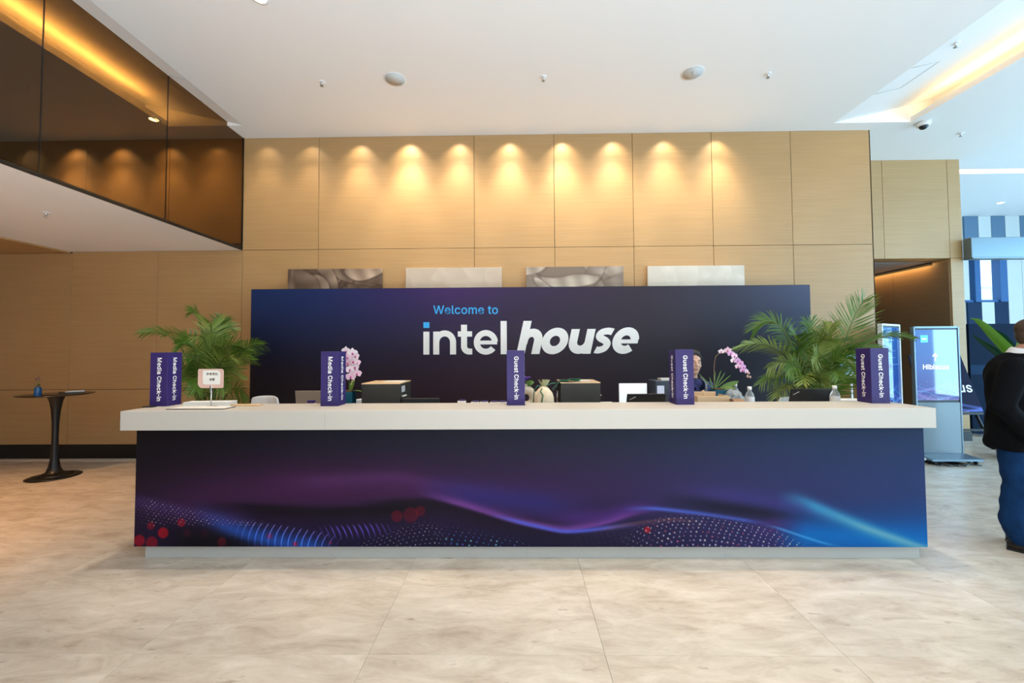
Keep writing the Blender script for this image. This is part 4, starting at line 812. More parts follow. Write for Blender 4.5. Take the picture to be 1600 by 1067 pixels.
def backdrop_print():  # print tones with the light falling on the panel painted in
    cols = {0: ((14, 52, 122), (17, 46, 108), (20, 32, 74), (26, 22, 38), (26, 20, 32)),
            .12: ((26, 54, 128), (24, 46, 110), (26, 34, 78), (32, 24, 42), (32, 22, 34)),
            .25: ((54, 46, 124), (42, 42, 108), (36, 34, 76), (42, 28, 50), (42, 27, 40)),
            .36: ((74, 46, 130), (58, 42, 104), (46, 36, 76), (50, 32, 54), (54, 34, 46)),
            .5: ((62, 48, 96), (54, 44, 82), (52, 40, 66), (54, 38, 56), (58, 40, 52)),
            .7: ((58, 50, 70), (54, 47, 64), (50, 44, 60), (46, 40, 54), (46, 38, 48)),
            .85: ((58, 62, 88), (52, 56, 80), (46, 48, 68), (40, 38, 54), (36, 34, 46)),
            1: ((76, 94, 136), (62, 78, 116), (48, 58, 90), (38, 42, 62), (32, 34, 48))}
    xs = sorted(cols); W, Hh = 128, 64
    out = np.zeros((Hh, W, 3))
    for k in range(3):
        A = np.array([[cols[x][j][k] for x in xs] for j in range(5)], float)
        B = np.stack([np.interp(np.linspace(0, 1, W), xs, A[j]) for j in range(5)])
        for i in range(W):
            out[:, i, k] = np.interp(np.linspace(0, 1, Hh), [0, .2, .45, .75, 1], B[:, i])
    return out / 255 * np.array([0.88, 0.76, 0.72])


bx0, bx1 = ony(393, 452, BDY).x, ony(1265, 446, BDY).x
BZ = (ony(393, 452, BDY).z + ony(1265, 446, BDY).z) / 2
bcx = (bx0 + bx1) / 2
bd = thing('printed_backdrop', 'wide dark purple welcome backdrop panel behind the counter', 'backdrop', (bcx, BDY, 0))
M['bprint'] = print_mat('backdrop print', backdrop_print(), 0.55, spec=0.3)
o = obj('panel', MB().box(bx0 - bcx, bx1 - bcx, 0, 0.08, 0, BZ), M['bprint'], bd)
face_uv(o, 0, 2, (bx0 - bcx, bx1 - bcx, 0.75, BZ))
obj('edge_frame', MB().box(bx0 - bcx - 0.006, bx0 - bcx, 0.004, 0.08, 0, BZ + 0.006).box(bx1 - bcx, bx1 - bcx + 0.006, 0.004, 0.08, 0, BZ + 0.006).box(bx0 - bcx - 0.006, bx1 - bcx + 0.006, 0.004, 0.08, BZ, BZ + 0.006), M['blackmatt'], bd)


def at_b(u, v):
    p = ony(u, v, BDY); return Vector((p.x - bcx, -0.002, p.z))


def facing(o, rx=(1, 0, 0), up=(0, 0, 1)):
    """4x4 with local x along rx, local y along up, local z out of the surface, at o"""
    rx = Vector(rx).normalized(); up = Vector(up).normalized(); n = rx.cross(up)
    m = Matrix((rx, up, n)).transposed().to_4x4(); m.translation = Vector(o); return m


pa, pb = at_b(677, 484), at_b(778, 484)
mid = (pa + pb) / 2
tl = (pb - pa).normalized()
hh = (at_b(727, 477.5) - at_b(727, 490.8)).length
lettering('Welcome to', facing(mid, tl, tl.cross(Vector((0, -1, 0))) * -1), (pb - pa).length, M['cyan'], bd, 0.007, 0.003, 1.0, hh)
# large lettering, in units of a traced grid: 4.444 units per picture pixel, baseline 418
o0 = at_b(650, 460 + 418 / 4.444); o1 = at_b(1000, 460 + 410 / 4.444)
k = (o1 - o0).length / (350 * 4.444)
base = facing(o0, (o1 - o0)) @ Matrix.Diagonal((k, k, 1, 1))
B0 = 0.0
I = []
I += [([(73, 0), (73, 160)], 42)]
I += [([(142, 0), (142, 160)], 42), ([(142, 72)] + arc(201, 85, 58.5, 62, 180, 0, 20) + [(259.5, 0)], 42)]
I += [([(336, 207), (336, 60)] + arc(372, 56, 36, 36, 180, 268, 10) + [(393, 19.5)], [42] * 13 + [39]), ([(293, 142), (392, 142)], 37)]
I += [(arc(488, 83, 63.5, 65, 4, 322, 48), 41), ([(428, 82), (567, 82)], 27)]
I += [([(612.5, 0), (612.5, 231)], 43)]
m_ = strokes(MB(), I, 0.003, base)
obj('lettering', m_, M['letter'], bd)
obj('lettering', strokes(MB(), [([(73, 186), (73, 226)], 42)], 0.003, base), M['cyan'], bd)
sh = Matrix.Identity(4); sh[0][1] = 0.225


def house_strokes():
    S = []
    S += [([(728, 0), (728, 231)], 57), ([(731, 70)] + arc(781, 92, 50, 56, 170, 0, 18) + [(831, 0)], 57)]
    S += [(arc(948, 90, 63, 64, 0, 360, 48), [56] * 49)]
    S += [([(1075, 172), (1075, 82)] + arc(1129, 84, 54, 56, 185, 345, 16), 57), ([(1184, 172), (1184, 0)], 57)]
    kp = [(1352, 138), (1336, 150), (1300, 157), (1262, 148), (1248, 126), (1264, 106), (1296, 90), (1314, 66), (1300, 38), (1264, 25), (1236, 30), (1216, 40)]
    s1 = []
    for i in range(1, len(kp) - 2):
        p0, p1, p2, p3 = (Vector(q) for q in kp[i - 1:i + 3])
        for j in range(6):
            t = j / 6
            v = 0.5 * (2 * p1 + (p2 - p0) * t + (2 * p0 - 5 * p1 + 4 * p2 - p3) * t * t + (3 * p1 - p0 - 3 * p2 + p3) * t ** 3)
            s1.append((v.x, v.y))
    S += [(s1, 47)]
    S += [(arc(1437, 90, 62, 64, 4, 312, 44), 56), ([(1390, 84), (1523, 84)], 28)]
    return S


obj('lettering', strokes(MB(), house_strokes(), 0.003, base @ sh), M['letter'], bd)

# ================================================================== canvases leaning / hung on the wall above the backdrop


def petals(seed, c0, c1, dark):
    """blurred close-up of petals in sepia"""
    r = np.random.default_rng(seed); W, Hh = 320, 200
    X, Y = np.meshgrid(np.linspace(0, 3, W), np.linspace(0, 2, Hh)); f = np.full_like(X, .25)
    X = X + .08 * np.sin(3 * Y + seed); Y = Y + .06 * np.sin(4 * X + seed)
    for _ in range(13):
        cx, cy = r.uniform(0, 3), r.uniform(-.15, 1.0); a = r.uniform(0, 6.28); rx, ry = r.uniform(.45, 1.0), r.uniform(.18, .42)
        u = (X - cx) * np.cos(a) + (Y - cy) * np.sin(a); v = -(X - cx) * np.sin(a) + (Y - cy) * np.cos(a)
        v = v + .25 * u * u
        d = np.sqrt((u / rx) ** 2 + (v / ry) ** 2)
        m = np.clip((1 - d) * 9, 0, 1); tone = r.uniform(.45, 1.0)
        val = tone * (0.55 + 0.45 * np.clip(v / ry * .5 + .5, 0, 1)) * (0.85 + .15 * np.cos(12 * u))
        f = f * (1 - m) + val * m
        f = f * (1 - dark * np.exp(-((d - 1.02) / .09) ** 2))
    k = np.hanning(7); k /= k.sum()
    for ax in (0, 1):
        f = np.apply_along_axis(lambda q: np.convolve(np.pad(q, 3, mode='edge'), k, 'valid'), ax, f)
    f = np.clip(f, 0, 1)[..., None]
    return (np.array(c0) * (1 - f) + np.array(c1) * f) / 255


arts = [((450, 421), (597, 419), petals(3, (62, 44, 34), (214, 186, 160), .35), 'flower canvas with dark brown petals, leftmost above the backdrop'),
        ((634, 419), (784, 417), petals(8, (190, 170, 150), (216, 200, 182), .06), 'pale washed out beige petal canvas between the two contrasty ones'),
        ((822, 417.5), (974, 415.5), petals(14, (92, 76, 66), (240, 226, 208), .35), 'grey and white petal canvas with dark shadows above the word house'),
        ((1012, 416), (1163, 414), petals(21, (195, 185, 170), (238, 230, 218), .08), 'pale cream petal canvas, rightmost above the backdrop')]
for k, ((u0, v0), (u1, v1), a, lab) in enumerate(arts):
    y = WY - 0.065
    p0, p1 = ony(u0, v0, y), ony(u1, v1, y)
    wd = p1.x - p0.x; zt_ = (p0.z + p1.z) / 2
    c = thing('canvas_print', lab, 'canvas', ((p0.x + p1.x) / 2, y, zt_ - 0.9), 0, 'petal canvases on the panelled wall')
    o = obj('canvas', MB().box(-wd / 2, wd / 2, 0, 0.036, 0, 0.9, 0.002), print_mat('petal print', a, 0.7, spec=0.2), c)
    face_uv(o, 0, 2, (-wd / 2, wd / 2, 0, 0.9))
    obj('stretcher', MB().box(-wd / 2 + .02, wd / 2 - .02, 0.034, 0.040, 0.02, 0.88), M['tanwood'], c)
# ================================================================== box signs on the counter
def box_sign(x, text, label, w=0.141, y=3.215, h=0.43):
    t = thing('box_sign', label, 'sign', (x, y, ZT), 0, 'purple box signs along the counter')
    obj('body', MB().box(-w / 2, w / 2, 0, w, 0, h, 0.0015), M['navy'], t)
    ln = 0.345 if text[0] == 'M' else 0.335
    for (o, rx, up) in (((0.006, -0.0006, h / 2), (0, 0, -1), (1, 0, 0)), ((w / 2 + 0.0006, w / 2, h / 2), (0, 0, -1), (0, 1, 0)), ((-w / 2 - 0.0006, w / 2, h / 2), (0, 0, -1), (0, -1, 0)), ((0, w + 0.0006, h / 2), (0, 0, -1), (-1, 0, 0))):
        lettering(text, facing(o, rx, up), ln, M['letter'], t, 0.014, 0.001)
    return t


box_sign(-2.875, 'Media Check-in', 'purple box sign reading Media Check-in beside the card on a chrome rod', y=3.245)
box_sign(-1.485, 'Media Check-in', 'purple box sign reading Media Check-in half hiding the white and pink orchid')
box_sign(-0.018, 'Guest Check-in', 'purple box sign reading Guest Check-in beside the drawstring bag, seen from one side only')
box_sign(1.298, 'Guest Check-in', 'purple box sign reading Guest Check-in hiding half of the staff member')
box_sign(2.826, 'Guest Check-in', 'purple box sign reading Guest Check-in at the end near the upright screens', y=3.245)

# ================================================================== small things on the counter


def slab_rect(name, label, cat, pts, z0, h, material, group=None, bev=0.001):
    c = sum((Vector(p) for p in pts), Vector()) / len(pts)
    t = thing(name, label, cat, (c.x, c.y, z0), 0, group)
    obj('body', MB().prism([(p[0] - c.x, p[1] - c.y) for p in pts], h), material, t)
    return t


def ctop(u, v):
    p = onz(u, v, ZT); return (p.x, p.y, 0)


M['card'] = mat('cream card', (0.78, 0.74, 0.66, 1), 0.5)
M['rose'] = mat('rose card', (0.66, 0.42, 0.34, 1), 0.45)
M['ink'] = mat('dark ink', (0.12, 0.08, 0.06, 1), 0.6)
# desk pad near the left end
t = thing('desk_pad', 'flat cream desk pad with black underside at the left end of the counter', 'desk pad', (-2.42, 3.115, ZT))
obj('base_board', MB().box(-0.23, 0.21, -0.055, 0.075, 0, 0.005), M['black'], t)
obj('pad', MB().box(-0.226, 0.206, -0.050, 0.071, 0.005, 0.008), M['card'], t)
t = thing('phone', 'black phone lying flat before the leftmost box sign', 'phone', (-2.90, 3.205, ZT))
obj('case', MB().box(-0.05, 0.035, -0.022, 0.022, 0, 0.008, 0.003), M['black'], t)
obj('screen', MB().box(-0.046, 0.031, -0.019, 0.019, 0.0081, 0.0086), M['black'], t)
# white books behind the card stand
t = thing('folder', 'white folder lying behind the rose card stand', 'folder', (-2.515, 3.31, ZT), R(4))
obj('cover', MB().box(-0.17, 0.19, -0.045, 0.06, 0, 0.004).box(-0.17, 0.19, -0.045, 0.06, 0.026, 0.03).box(-0.17, -0.166, -0.045, 0.06, 0.004, 0.026), M['wplastic'], t)
obj('pages', MB().box(-0.166, 0.187, -0.043, 0.058, 0.004, 0.026), M['card'], t)
# card stand: rounded rose card with inner cream field, chrome rod and clip
cs = thing('card_stand', 'rounded rose card with dark characters clipped on a chrome rod', 'card stand', (-2.432, 3.225, ZT))
obj('base', MB().lathe([(0.0, 0), (0.042, 0), (0.042, 0.004), (0.006, 0.008), (0, 0.008)], 20), M['chrome'], cs)
obj('rod', MB().tube([(0, 0, 0.006), (0, 0, 0.16)], 0.004, 8), M['chrome'], cs)
obj('clip', MB().box(-0.008, 0.008, -0.009, 0.006, 0.115, 0.165, 0.003, 2), M['chrome'], cs)


def rrect(x0, x1, y0, y1, radii, n=6):
    P = []
    for (cx, cy, a0, r) in ((x1, y0, -90, radii[0]), (x1, y1, 0, radii[1]), (x0, y1, 90, radii[2]), (x0, y0, 180, radii[3])):
        sx_ = -1 if cx == x1 else 1; sy_ = 1 if cy == y0 else -1
        P += [(cx + sx_ * r + r * math.cos(R(a0 + 90 * i / n)), cy + sy_ * r + r * math.sin(R(a0 + 90 * i / n))) for i in range(n + 1)]
    return P


cw, ch_ = 0.205, 0.152
F = facing((-0.004, -0.004, 0.222))
obj('card', MB().prism(rrect(-cw / 2, cw / 2, -ch_ / 2, ch_ / 2, (0.012, 0.022, 0.012, 0.04)), 0.004, F @ Matrix.Translation((0, 0, -0.004))), M['rose'], cs)
obj('card_field', MB().prism(rrect(-cw / 2 + .04, cw / 2 - .025, -ch_ / 2 + .028, ch_ / 2 - .012, (0.004, 0.03, 0.006, 0.02)), 0.001, F), M['card'], cs, label='cream inner field of the card')
lettering('參會登記', F @ Matrix.Translation((0.012, 0.036, 0.0012)), 0.092, M['ink'], cs, 0.004, 0.0008)
lettering('媒體', F @ Matrix.Translation((0.012, -0.008, 0.0012)), 0.042, M['ink'], cs, 0.004, 0.0008)
# wooden tray
t = thing('wooden_coaster', 'oblong light wooden coaster near the desk pad', 'coaster', (-2.165, 3.262, ZT))
obj('board', MB().prism(rrect(-0.13, 0.12, -0.035, 0.03, (0.03, 0.03, 0.03, 0.03)), 0.012), M['tanwood'], t)

DZ = 0.93       # work surface


def chair(u0, u1, vtop, y, label):
    a, b = ony(u0, vtop, y), ony(u1, vtop, y)
    w = b.x - a.x; cx = (a.x + b.x) / 2; top = a.z
    t = thing('shell_chair', label, 'chair', (cx, y, 0), 0, 'white shell chairs behind the counter')
    n = 9; seat = top - 0.42; P = []
    prof = [(-0.36, seat - 0.01), (-0.30, seat - 0.005), (-0.15, seat - 0.02), (-0.05, seat), (0.0, seat + 0.06), (0.015, seat + 0.2), (0.02, seat + 0.34), (0.02, seat + 0.395), (0.02, top)]
    for j, (yy, z) in enumerate(prof):
        row = []
        for i in range(n):
            s = -1 + 2 * i / (n - 1)
            wd = w / 2 * (1.0 if j < 6 else (0.98, 0.9, 0.8)[j - 6])
            zz = z - (0.012 if j == 8 else 0.0) * (abs(s) ** 4)
            row.append((s * wd, -yy * 1.0 - 0.05 * s * s + 0.02, zz))
        P.append(row)
    m = MB().grid(P); bmesh.ops.recalc_face_normals(m.bm, faces=m.bm.faces)
    bmesh.ops.solidify(m.bm, geom=m.bm.faces[:], thickness=0.012)
    for f in m.bm.faces:
        f.smooth = True
    obj('shell', m, M['wplastic'], t)
    for sx_ in (-1, 1):
        for sy_ in (0, 1):
            obj('leg', MB().tube([(sx_ * w * 0.25, 0.28 - sy_ * 0.2, seat - 0.02), (sx_ * w * 0.5, 0.36 - sy_ * 0.36, 0)], [0.012, 0.009]), M['tanwood'], t)
    return t


chair(396, 441, 618, 4.45, 'white shell chair back below the backdrop\'s left end, left of the taupe laptop lid')
chair(549, 598, 622.5, 4.3, 'white shell chair back in front of the first dark cabinet')
chair(1210, 1246, 619.5, 4.4, 'white shell chair back left of the open laptop by the palm')

# laptops
M['lidgrey'] = mat('taupe laptop lid', (0.30, 0.235, 0.185, 1), 0.4, metal=0.3)
M['lidblack'] = mat('black laptop lid', (0.014, 0.014, 0.015, 1), 0.45)


def laptop(u0, u1, vt, y, label, material, tilt=14, d=0.22, logo=False):
    a, b = ony(u0, vt, y), ony(u1, vt, y); w = b.x - a.x; lid_h = (a.z - DZ) / math.cos(R(tilt))
    t = thing('laptop', label, 'laptop', ((a.x + b.x) / 2, y - math.tan(R(tilt)) * (a.z - DZ) * -1, DZ))
    obj('keyboard_base', MB().box(-w / 2, w / 2, 0.0, d, 0, 0.018, 0.003), material, t)
    Q = Matrix.Translation((0, 0, 0.012)) @ Matrix.Rotation(R(tilt), 4, 'X')
    obj('lid', MB().box(-w / 2, w / 2, -0.005, 0.004, 0, lid_h - 0.012, 0.004, 2, Q), material, t)
    obj('screen', MB().box(-w / 2 + .01, w / 2 - .01, 0.0042, 0.0048, 0.012, lid_h - 0.025, M=Q), M['glowwhite'] if False else M['black'], t)
    obj('keys', MB().box(-w / 2 + .02, w / 2 - .02, 0.03, d * .6, 0.018, 0.0195), M['blackmatt'], t)
    if logo:
        F_ = Q @ facing((-w / 2 + 0.05, -0.0056, lid_h - 0.052), Vector((1, 0, 0.62)), Vector((-0.62, 0, 1)))
        lettering('ThinkPad', F_, 0.058, M['letter'], t, 0.012, 0.001)
    return t


laptop(461, 505, 610.5, 3.75, 'taupe laptop lid standing behind the second Media box sign', M['lidgrey'], 8)
laptop(980, 1041, 615.5, 3.54, 'black laptop lid with a slanted pale logo left of the staff member', M['lidblack'], 22, logo=True)
laptop(1236, 1300, 607.5, 3.7, 'black laptop lid with a slanted pale logo in front of the right palm', M['lidblack'], 16, logo=True)
# bright screen facing the lobby
pa, pb = ony(967, 599, 3.93), ony(1011, 599, 3.93)
t = thing('tablet_screen', 'bright white tablet screen standing left of the black laptop', 'tablet', ((pa.x + pb.x) / 2, 3.93, DZ))
w_ = pb.x - pa.x; h_ = pa.z - DZ
obj('housing', MB().box(-w_ / 2, w_ / 2, 0, 0.012, 0.02, h_, 0.003), M['wplastic'], t)
obj('display', MB().box(-w_ / 2 + .004, w_ / 2 - .004, -0.001, 0.0, 0.03, h_ - .004), mat('lit white display', (0.8, .8, .8, 1), 0.4, emit=(0.9, 0.96, 1, 1), estr=0.55), t)
obj('stand', MB().box(-0.05, 0.05, -0.05, 0.09, 0, 0.008).box(-0.02, 0.02, 0.012, 0.03, 0.0, 0.15), M['steel'], t)
# monitor lying low: dark slab
pa, pb = ony(627, 622.5, 3.62), ony(686, 622.5, 3.62)
t = thing('monitor', 'low black flat screen beside the first dark cabinet', 'monitor', ((pa.x + pb.x) / 2, 3.62, DZ))
w_ = pb.x - pa.x; h_ = pa.z - DZ
obj('housing', MB().box(-w_ / 2, w_ / 2, 0, 0.03, 0.02, h_, 0.004), M['blackmatt'], t)
obj('foot', MB().box(-0.09, 0.09, -0.05, 0.08, 0, 0.02, 0.003), M['blackmatt'], t)

# dark cabinets with timber tops
M['cab'] = mat('dark charcoal laminate', (0.030, 0.027, 0.022, 1), 0.5)


def cabinet(u0, u1, v, y, d, label):
    a, b = ony(u0, v, y), ony(u1, v, y); w = b.x - a.x; h = a.z - DZ
    t = thing('ticket_printer', label, 'printer', ((a.x + b.x) / 2, y, DZ), 0, 'dark box printers on the work surface')
    obj('housing', MB().box(-w / 2, w / 2, 0, d, 0, h - 0.008, 0.002), M['cab'], t)
    obj('top', MB().box(-w / 2 - 0.002, w / 2 + 0.002, -0.002, d, h - 0.008, h, 0.001), M['tanwood'], t)
    obj('display', MB().box(w / 2, w / 2 + 0.003, 0.05, 0.15, h - 0.085, h - 0.03), mat('lit small display', (.1, .1, .1, 1), .3, emit=(.55, .6, .65, 1), estr=.5), t)
    obj('ticket', MB().box(w / 2, w / 2 + 0.02, 0.06, 0.15, h - 0.125, h - 0.115, 0.001), M['card'], t)
    return t, h, w


cab1, ch1, cw1 = cabinet(565, 625, 599, 3.60, 0.36, 'charcoal box printer with timber top beside the white and pink orchid')
cab2, ch2, cw2 = cabinet(876, 938, 597.5, 3.60, 0.36, 'charcoal box printer with a green cloth on top')
obj('handle', MB().tube([(-cw2 / 2 - 0.02, 0.1, 0.08), (-cw2 / 2 - 0.02, 0.1, ch2 - 0.05)], 0.006, 6), M['chrome'], cab2)
t = thing('paper_sheet', 'cream sheet lying on the printer beside the orchid', 'paper', (cab1.location.x + 0.06, 3.8, DZ + ch1))
obj('sheet', MB().box(-0.09, 0.09, -0.06, 0.09, 0, 0.004), M['card'], t)
t = thing('paper_sheet', 'cream sheet lying on the printer that holds the green cloth', 'paper', (cab2.location.x + 0.045, 3.78, DZ + ch2))
obj('sheet', MB().box(-0.09, 0.07, -0.06, 0.09, 0, 0.004), M['card'], t)
# green cloth draped on the second printer's left corner
gm = MB(); P = []
for j in range(7):
    row = []
    for i in range(14):
        s = i / 13; tt = j / 6
        x = -0.24 + 0.25 * s; yy = 0.02 + 0.14 * tt + 0.02 * math.sin(9 * s + tt * 4)
        z = ch2 + 0.004 + 0.020 * abs(math.sin(7 * s + 3 * tt)) * (0.4 + s) - (0.20 * (0.32 - s) * 1.2 if s < 0.32 else 0)
        row.append((x, yy, z))
    P.append(row)
gm.grid(P); bmesh.ops.solidify(gm.bm, geom=gm.bm.faces[:], thickness=0.003)
o = obj('green_cloth', gm, mat('green satin', (0.01, 0.16, 0.09, 1), 0.35), None)
o.location = (cab2.location.x, cab2.location.y, DZ); tag(o, 'crumpled green cloth draped over the corner of the right-hand printer', 'cloth')
o['label'] = 'crumpled green satin cloth on the corner of a charcoal printer'

# drawstring bag
def bag_pt(u, z, k):
    r = 0.088 * (1 - 0.10 * z) * (1.0 if z < 0.66 else max(0.22, 1 - ((z - 0.66) / 0.30) ** 1.3))
    r *= 1 + 0.06 * math.sin(3 * u + 1 + 4 * z) + 0.05 * math.sin(7 * u - 3 * z) * z
    return (r * math.cos(u), 0.75 * r * math.sin(u), 0.33 * z)


pb = ony(850, 628, 3.62)
bg_ = thing('drawstring_bag', 'small cream drawstring gift bag with green ribbon', 'bag', (pb.x, 3.6, DZ))
obj('pouch', MB().loft([[bag_pt(2 * PI * k / 28, z, k) for k in range(28)] for z in (0, .06, .18, .32, .46, .6, .72, .82, .9)]), mat('cream muslin', (0.78, 0.62, 0.42, 1), 0.7, noise_amt=0.2, nscale=18, bump=0.3), bg_)
mm = MB()
for k in range(9):
    a = 2 * PI * k / 9; mm.loft([[(0.02 * math.cos(a + d), 0.016 * math.sin(a + d), 0.285) for d in (-.35, .35)], [((0.03 + .012 * (k % 3)) * math.cos(a + d), (0.024 + .01 * (k % 2)) * math.sin(a + d), 0.325 + 0.012 * (k % 3)) for d in (-.5, .5)]], cap=False, closed=False)
obj('gathered_top', mm, mat('olive muslin', (0.34, 0.33, 0.16, 1), 0.7), bg_)
M['ribbon'] = mat('dark green ribbon', (0.02, 0.12, 0.055, 1), 0.35)
rb = MB()
rb.tube([(-0.02, -0.03, 0.295), (-0.06, -0.05, 0.30), (-0.088, -0.05, 0.26), (-0.096, -0.05, 0.18), (-0.099, -0.045, 0.10), (-0.10, -0.045, 0.02)], 0.0045, 6)
rb.tube([(-0.02, -0.045, 0.275), (-0.035, -0.058, 0.25), (-0.012, -0.068, 0.22), (-0.022, -0.072, 0.18), (-0.03, -0.072, 0.13)], 0.0055, 6)
rb.tube([(0.02, -0.02, 0.295), (0.06, 0.0, 0.315), (0.10, 0.0, 0.32)], 0.005, 6)
obj('ribbon', rb, M['ribbon'], bg_)

# ring vase with purple bloom
pv = ony(822, 615, 3.75)
rv = thing('ring_vase', 'cream ring shaped vase holding one purple bloom', 'vase', (pv.x, 3.75, DZ))
rg = []
for i in range(28):
    a = 2 * PI * i / 28
    rg.append([(math.cos(a) * (0.062 + 0.034 * math.cos(b)), 0.03 * math.sin(b), 0.176 + math.sin(a) * (0.062 + 0.034 * math.cos(b)) * 1.15) for b in [2 * PI * q / 12 for q in range(12)]])
rg.append(rg[0])
obj('body', MB().loft(rg, cap=False).lathe([(0.05, 0), (0.05, 0.012), (0.02, 0.03), (0.02, 0.085)], 14).lathe([(0.012, 0.27), (0.014, 0.295), (0.018, 0.30)], 14), mat('cream ceramic', (0.70, 0.62, 0.48, 1), 0.5), rv)
obj('stem', MB().tube([(0, 0, 0.28), (0.004, 0, 0.31), (0.0, 0, 0.34)], 0.003, 6), M['stemgreen'], rv)


def petal(c, d, up, L_, W_, curl=0.2, n=5):
    """leaf-shaped grid from c along d"""
    c, d, up = Vector(c), Vector(d).normalized(), Vector(up).normalized(); s = d.cross(up).normalized(); up = s.cross(d)
    P = []
    for i in range(n + 1):
        t = i / n; wv = W_ * (math.sin(PI * min(1, 0.08 + t * 0.92)) ** 0.6) * 0.5
        P.append([c + d * (L_ * t) + s * (wv * q) + up * (curl * L_ * (t * t) * -1 + 0.12 * wv * abs(q)) for q in (-1, -.5, 0, .5, 1)])
    return P


M['purplepetal'] = mat('purple petal', (0.13, 0.05, 0.38, 1), 0.6)
mm = MB()
for k in range(7):
    a = 2 * PI * k / 7; mm.grid(petal((0.0, 0, 0.335), (math.cos(a), math.sin(a) * .8, 0.7), (0, 0, 1), 0.06, 0.045, 0.15))
obj('bloom', mm, M['purplepetal'], rv)
obj('leaf', MB().grid(petal((0.0, 0, 0.30), (0.8, -0.3, 0.3), (0, -1, .5), 0.075, 0.05, 0.3)).grid(petal((0.0, 0, 0.30), (0.7, -0.2, -0.2), (0, -1, .5), 0.05, 0.03, 0.3)), M['leaf'], rv)

# badges lying in a row
for k, (u, v) in enumerate(((721, 624.5), (742, 626.3), (756, 626), (772, 626.3), (785, 626.3))):
    p = ony(u, v, 3.50)
    lab = ['white badge propped highest at the left end of the badge row', 'white badge lying second in the row of badges', 'white badge lying in the middle of the row of badges', 'white badge lying fourth in the row of badges', 'white badge lying beside the middle box sign'][k]
    t = thing('name_badge', lab, 'badge', (p.x, 3.46, DZ), 0, 'badges laid out on the work surface')
    zt_ = p.z - DZ
    obj('card', MB().box(-0.036, 0.036, -0.004, 0.004, 0, zt_, 0.002, M=Matrix.Rotation(R(-20), 4, 'X')), M['card'], t)
    obj('header', MB().box(-0.022, 0.03, -0.006, 0.006, zt_ - 0.002, zt_ + 0.012, 0.002, M=Matrix.Rotation(R(-20), 4, 'X')), M['navy'], t)
p = ony(948, 626, 3.55)
t = thing('card_stack', 'small stack of white cards right of the printer with the green cloth', 'cards', (p.x, 3.55, DZ))
for k in range(4):
    obj('card', MB().box(-0.05, 0.05, -0.03, 0.03, 0.04 * k, 0.04 * k + 0.036, M=Matrix.Rotation(R(6 * (k % 2) - 3), 4, 'Z')), M['card'], t)
t = thing('computer_mouse', 'black computer mouse near the white tablet screen', 'mouse', (ony(958, 627, 3.5).x, 3.44, DZ))
obj('shell', MB().ell((0, 0, 0.06), (0.035, 0.055, 0.06)), M['blackmatt'], t)
t = thing('stapler', 'small purple box in front of the taupe laptop lid', 'box', (ony(491, 627, 3.6).x, 3.55, DZ))
obj('box', MB().box(-0.03, 0.03, -0.02, 0.02, 0, 0.185, 0.004), M['navy'], t)
obj('band', MB().box(-0.0305, 0.0305, -0.0205, 0.0205, 0.14, 0.16), M['letter'], t)
t.name = 'gift_box'
# printer with lit label behind the second Guest sign
pa, pb = ony(1024, 595, 3.85), ony(1058, 595, 3.85)
t = thing('badge_printer', 'slim grey printer with a pale lit panel behind the second Guest box sign', 'printer', ((pa.x + pb.x) / 2, 3.85, DZ))
w_ = pb.x - pa.x; h_ = pa.z - DZ
obj('housing', MB().box(-w_ / 2, w_ / 2, 0, 0.2, 0, h_, 0.004), mat('slate plastic', (0.05, 0.06, 0.085, 1), .4), t)
obj('panel', MB().box(-w_ / 2 + .015, -w_ / 2 + .08, -0.003, 0, 0.08, h_ - .045), mat('pale lit panel', (.4, .42, .5, 1), .4, emit=(.6, .65, .8, 1), estr=.45), t)
obj('paper', MB().box(-0.03, w_ / 2, 0.05, 0.15, h_, h_ + 0.018), M['card'], t)

# wooden tray, roll of paper, plastic bag, bottles on the right
pa, pb = ony(1090, 619, 3.50), ony(1140, 619, 3.50)
t = thing('wooden_tray', 'open light wooden tray in front of the staff member', 'tray', ((pa.x + pb.x) / 2, 3.58, DZ))
w_ = pb.x - pa.x; h_ = pa.z - DZ
obj('front_board', MB().box(-w_ / 2, w_ / 2, -0.08, -0.068, 0, h_, 0.002), M['tanwood'], t)
obj('back_board', MB().box(-w_ / 2, w_ / 2 - 0.03, 0.10, 0.112, 0, h_ + 0.02, 0.002), M['tanwood'], t)
obj('side_board', MB().box(-w_ / 2, -w_ / 2 + 0.01, -0.068, 0.10, 0, h_, 0.001), M['tanwood'], t)
obj('side_board', MB().box(w_ / 2 - 0.01, w_ / 2, -0.068, 0.10, 0, h_, 0.001), M['tanwood'], t)
obj('bottom', MB().box(-w_ / 2, w_ / 2, -0.07, 0.10, h_ * .55, h_ * .6), M['tanwood'], t)
tray = t
t = thing('paper_stick', 'pale flat stick leaning in the wooden tray', 'stick', (ony(1108, 618, 3.62).x, 3.60, DZ + 0.13))
obj('stick', MB().box(-0.012, 0.012, -0.003, 0.003, 0, 0.135, 0.002, M=Matrix.Rotation(R(-28), 4, 'Y')), M['tanwood'], t)
t = thing('tape_roll', 'brown tape roll lying at the end of the wooden tray', 'tape', (ony(1149, 622, 3.5).x, 3.48, DZ))
rr = []
for i in range(24):
    a = 2 * PI * i / 24
    rr.append([(x, 0.07 * math.cos(a) * q, 0.115 + 0.075 * math.sin(a) * q) for x, q in ((-0.045, 1), (0.045, 1), (0.045, .7), (-0.045, .7))])
rr.append(rr[0])
obj('roll', MB().loft(rr, cap=False, smooth=False), mat('brown tape', (0.30, 0.16, 0.08, 1), 0.3), t)
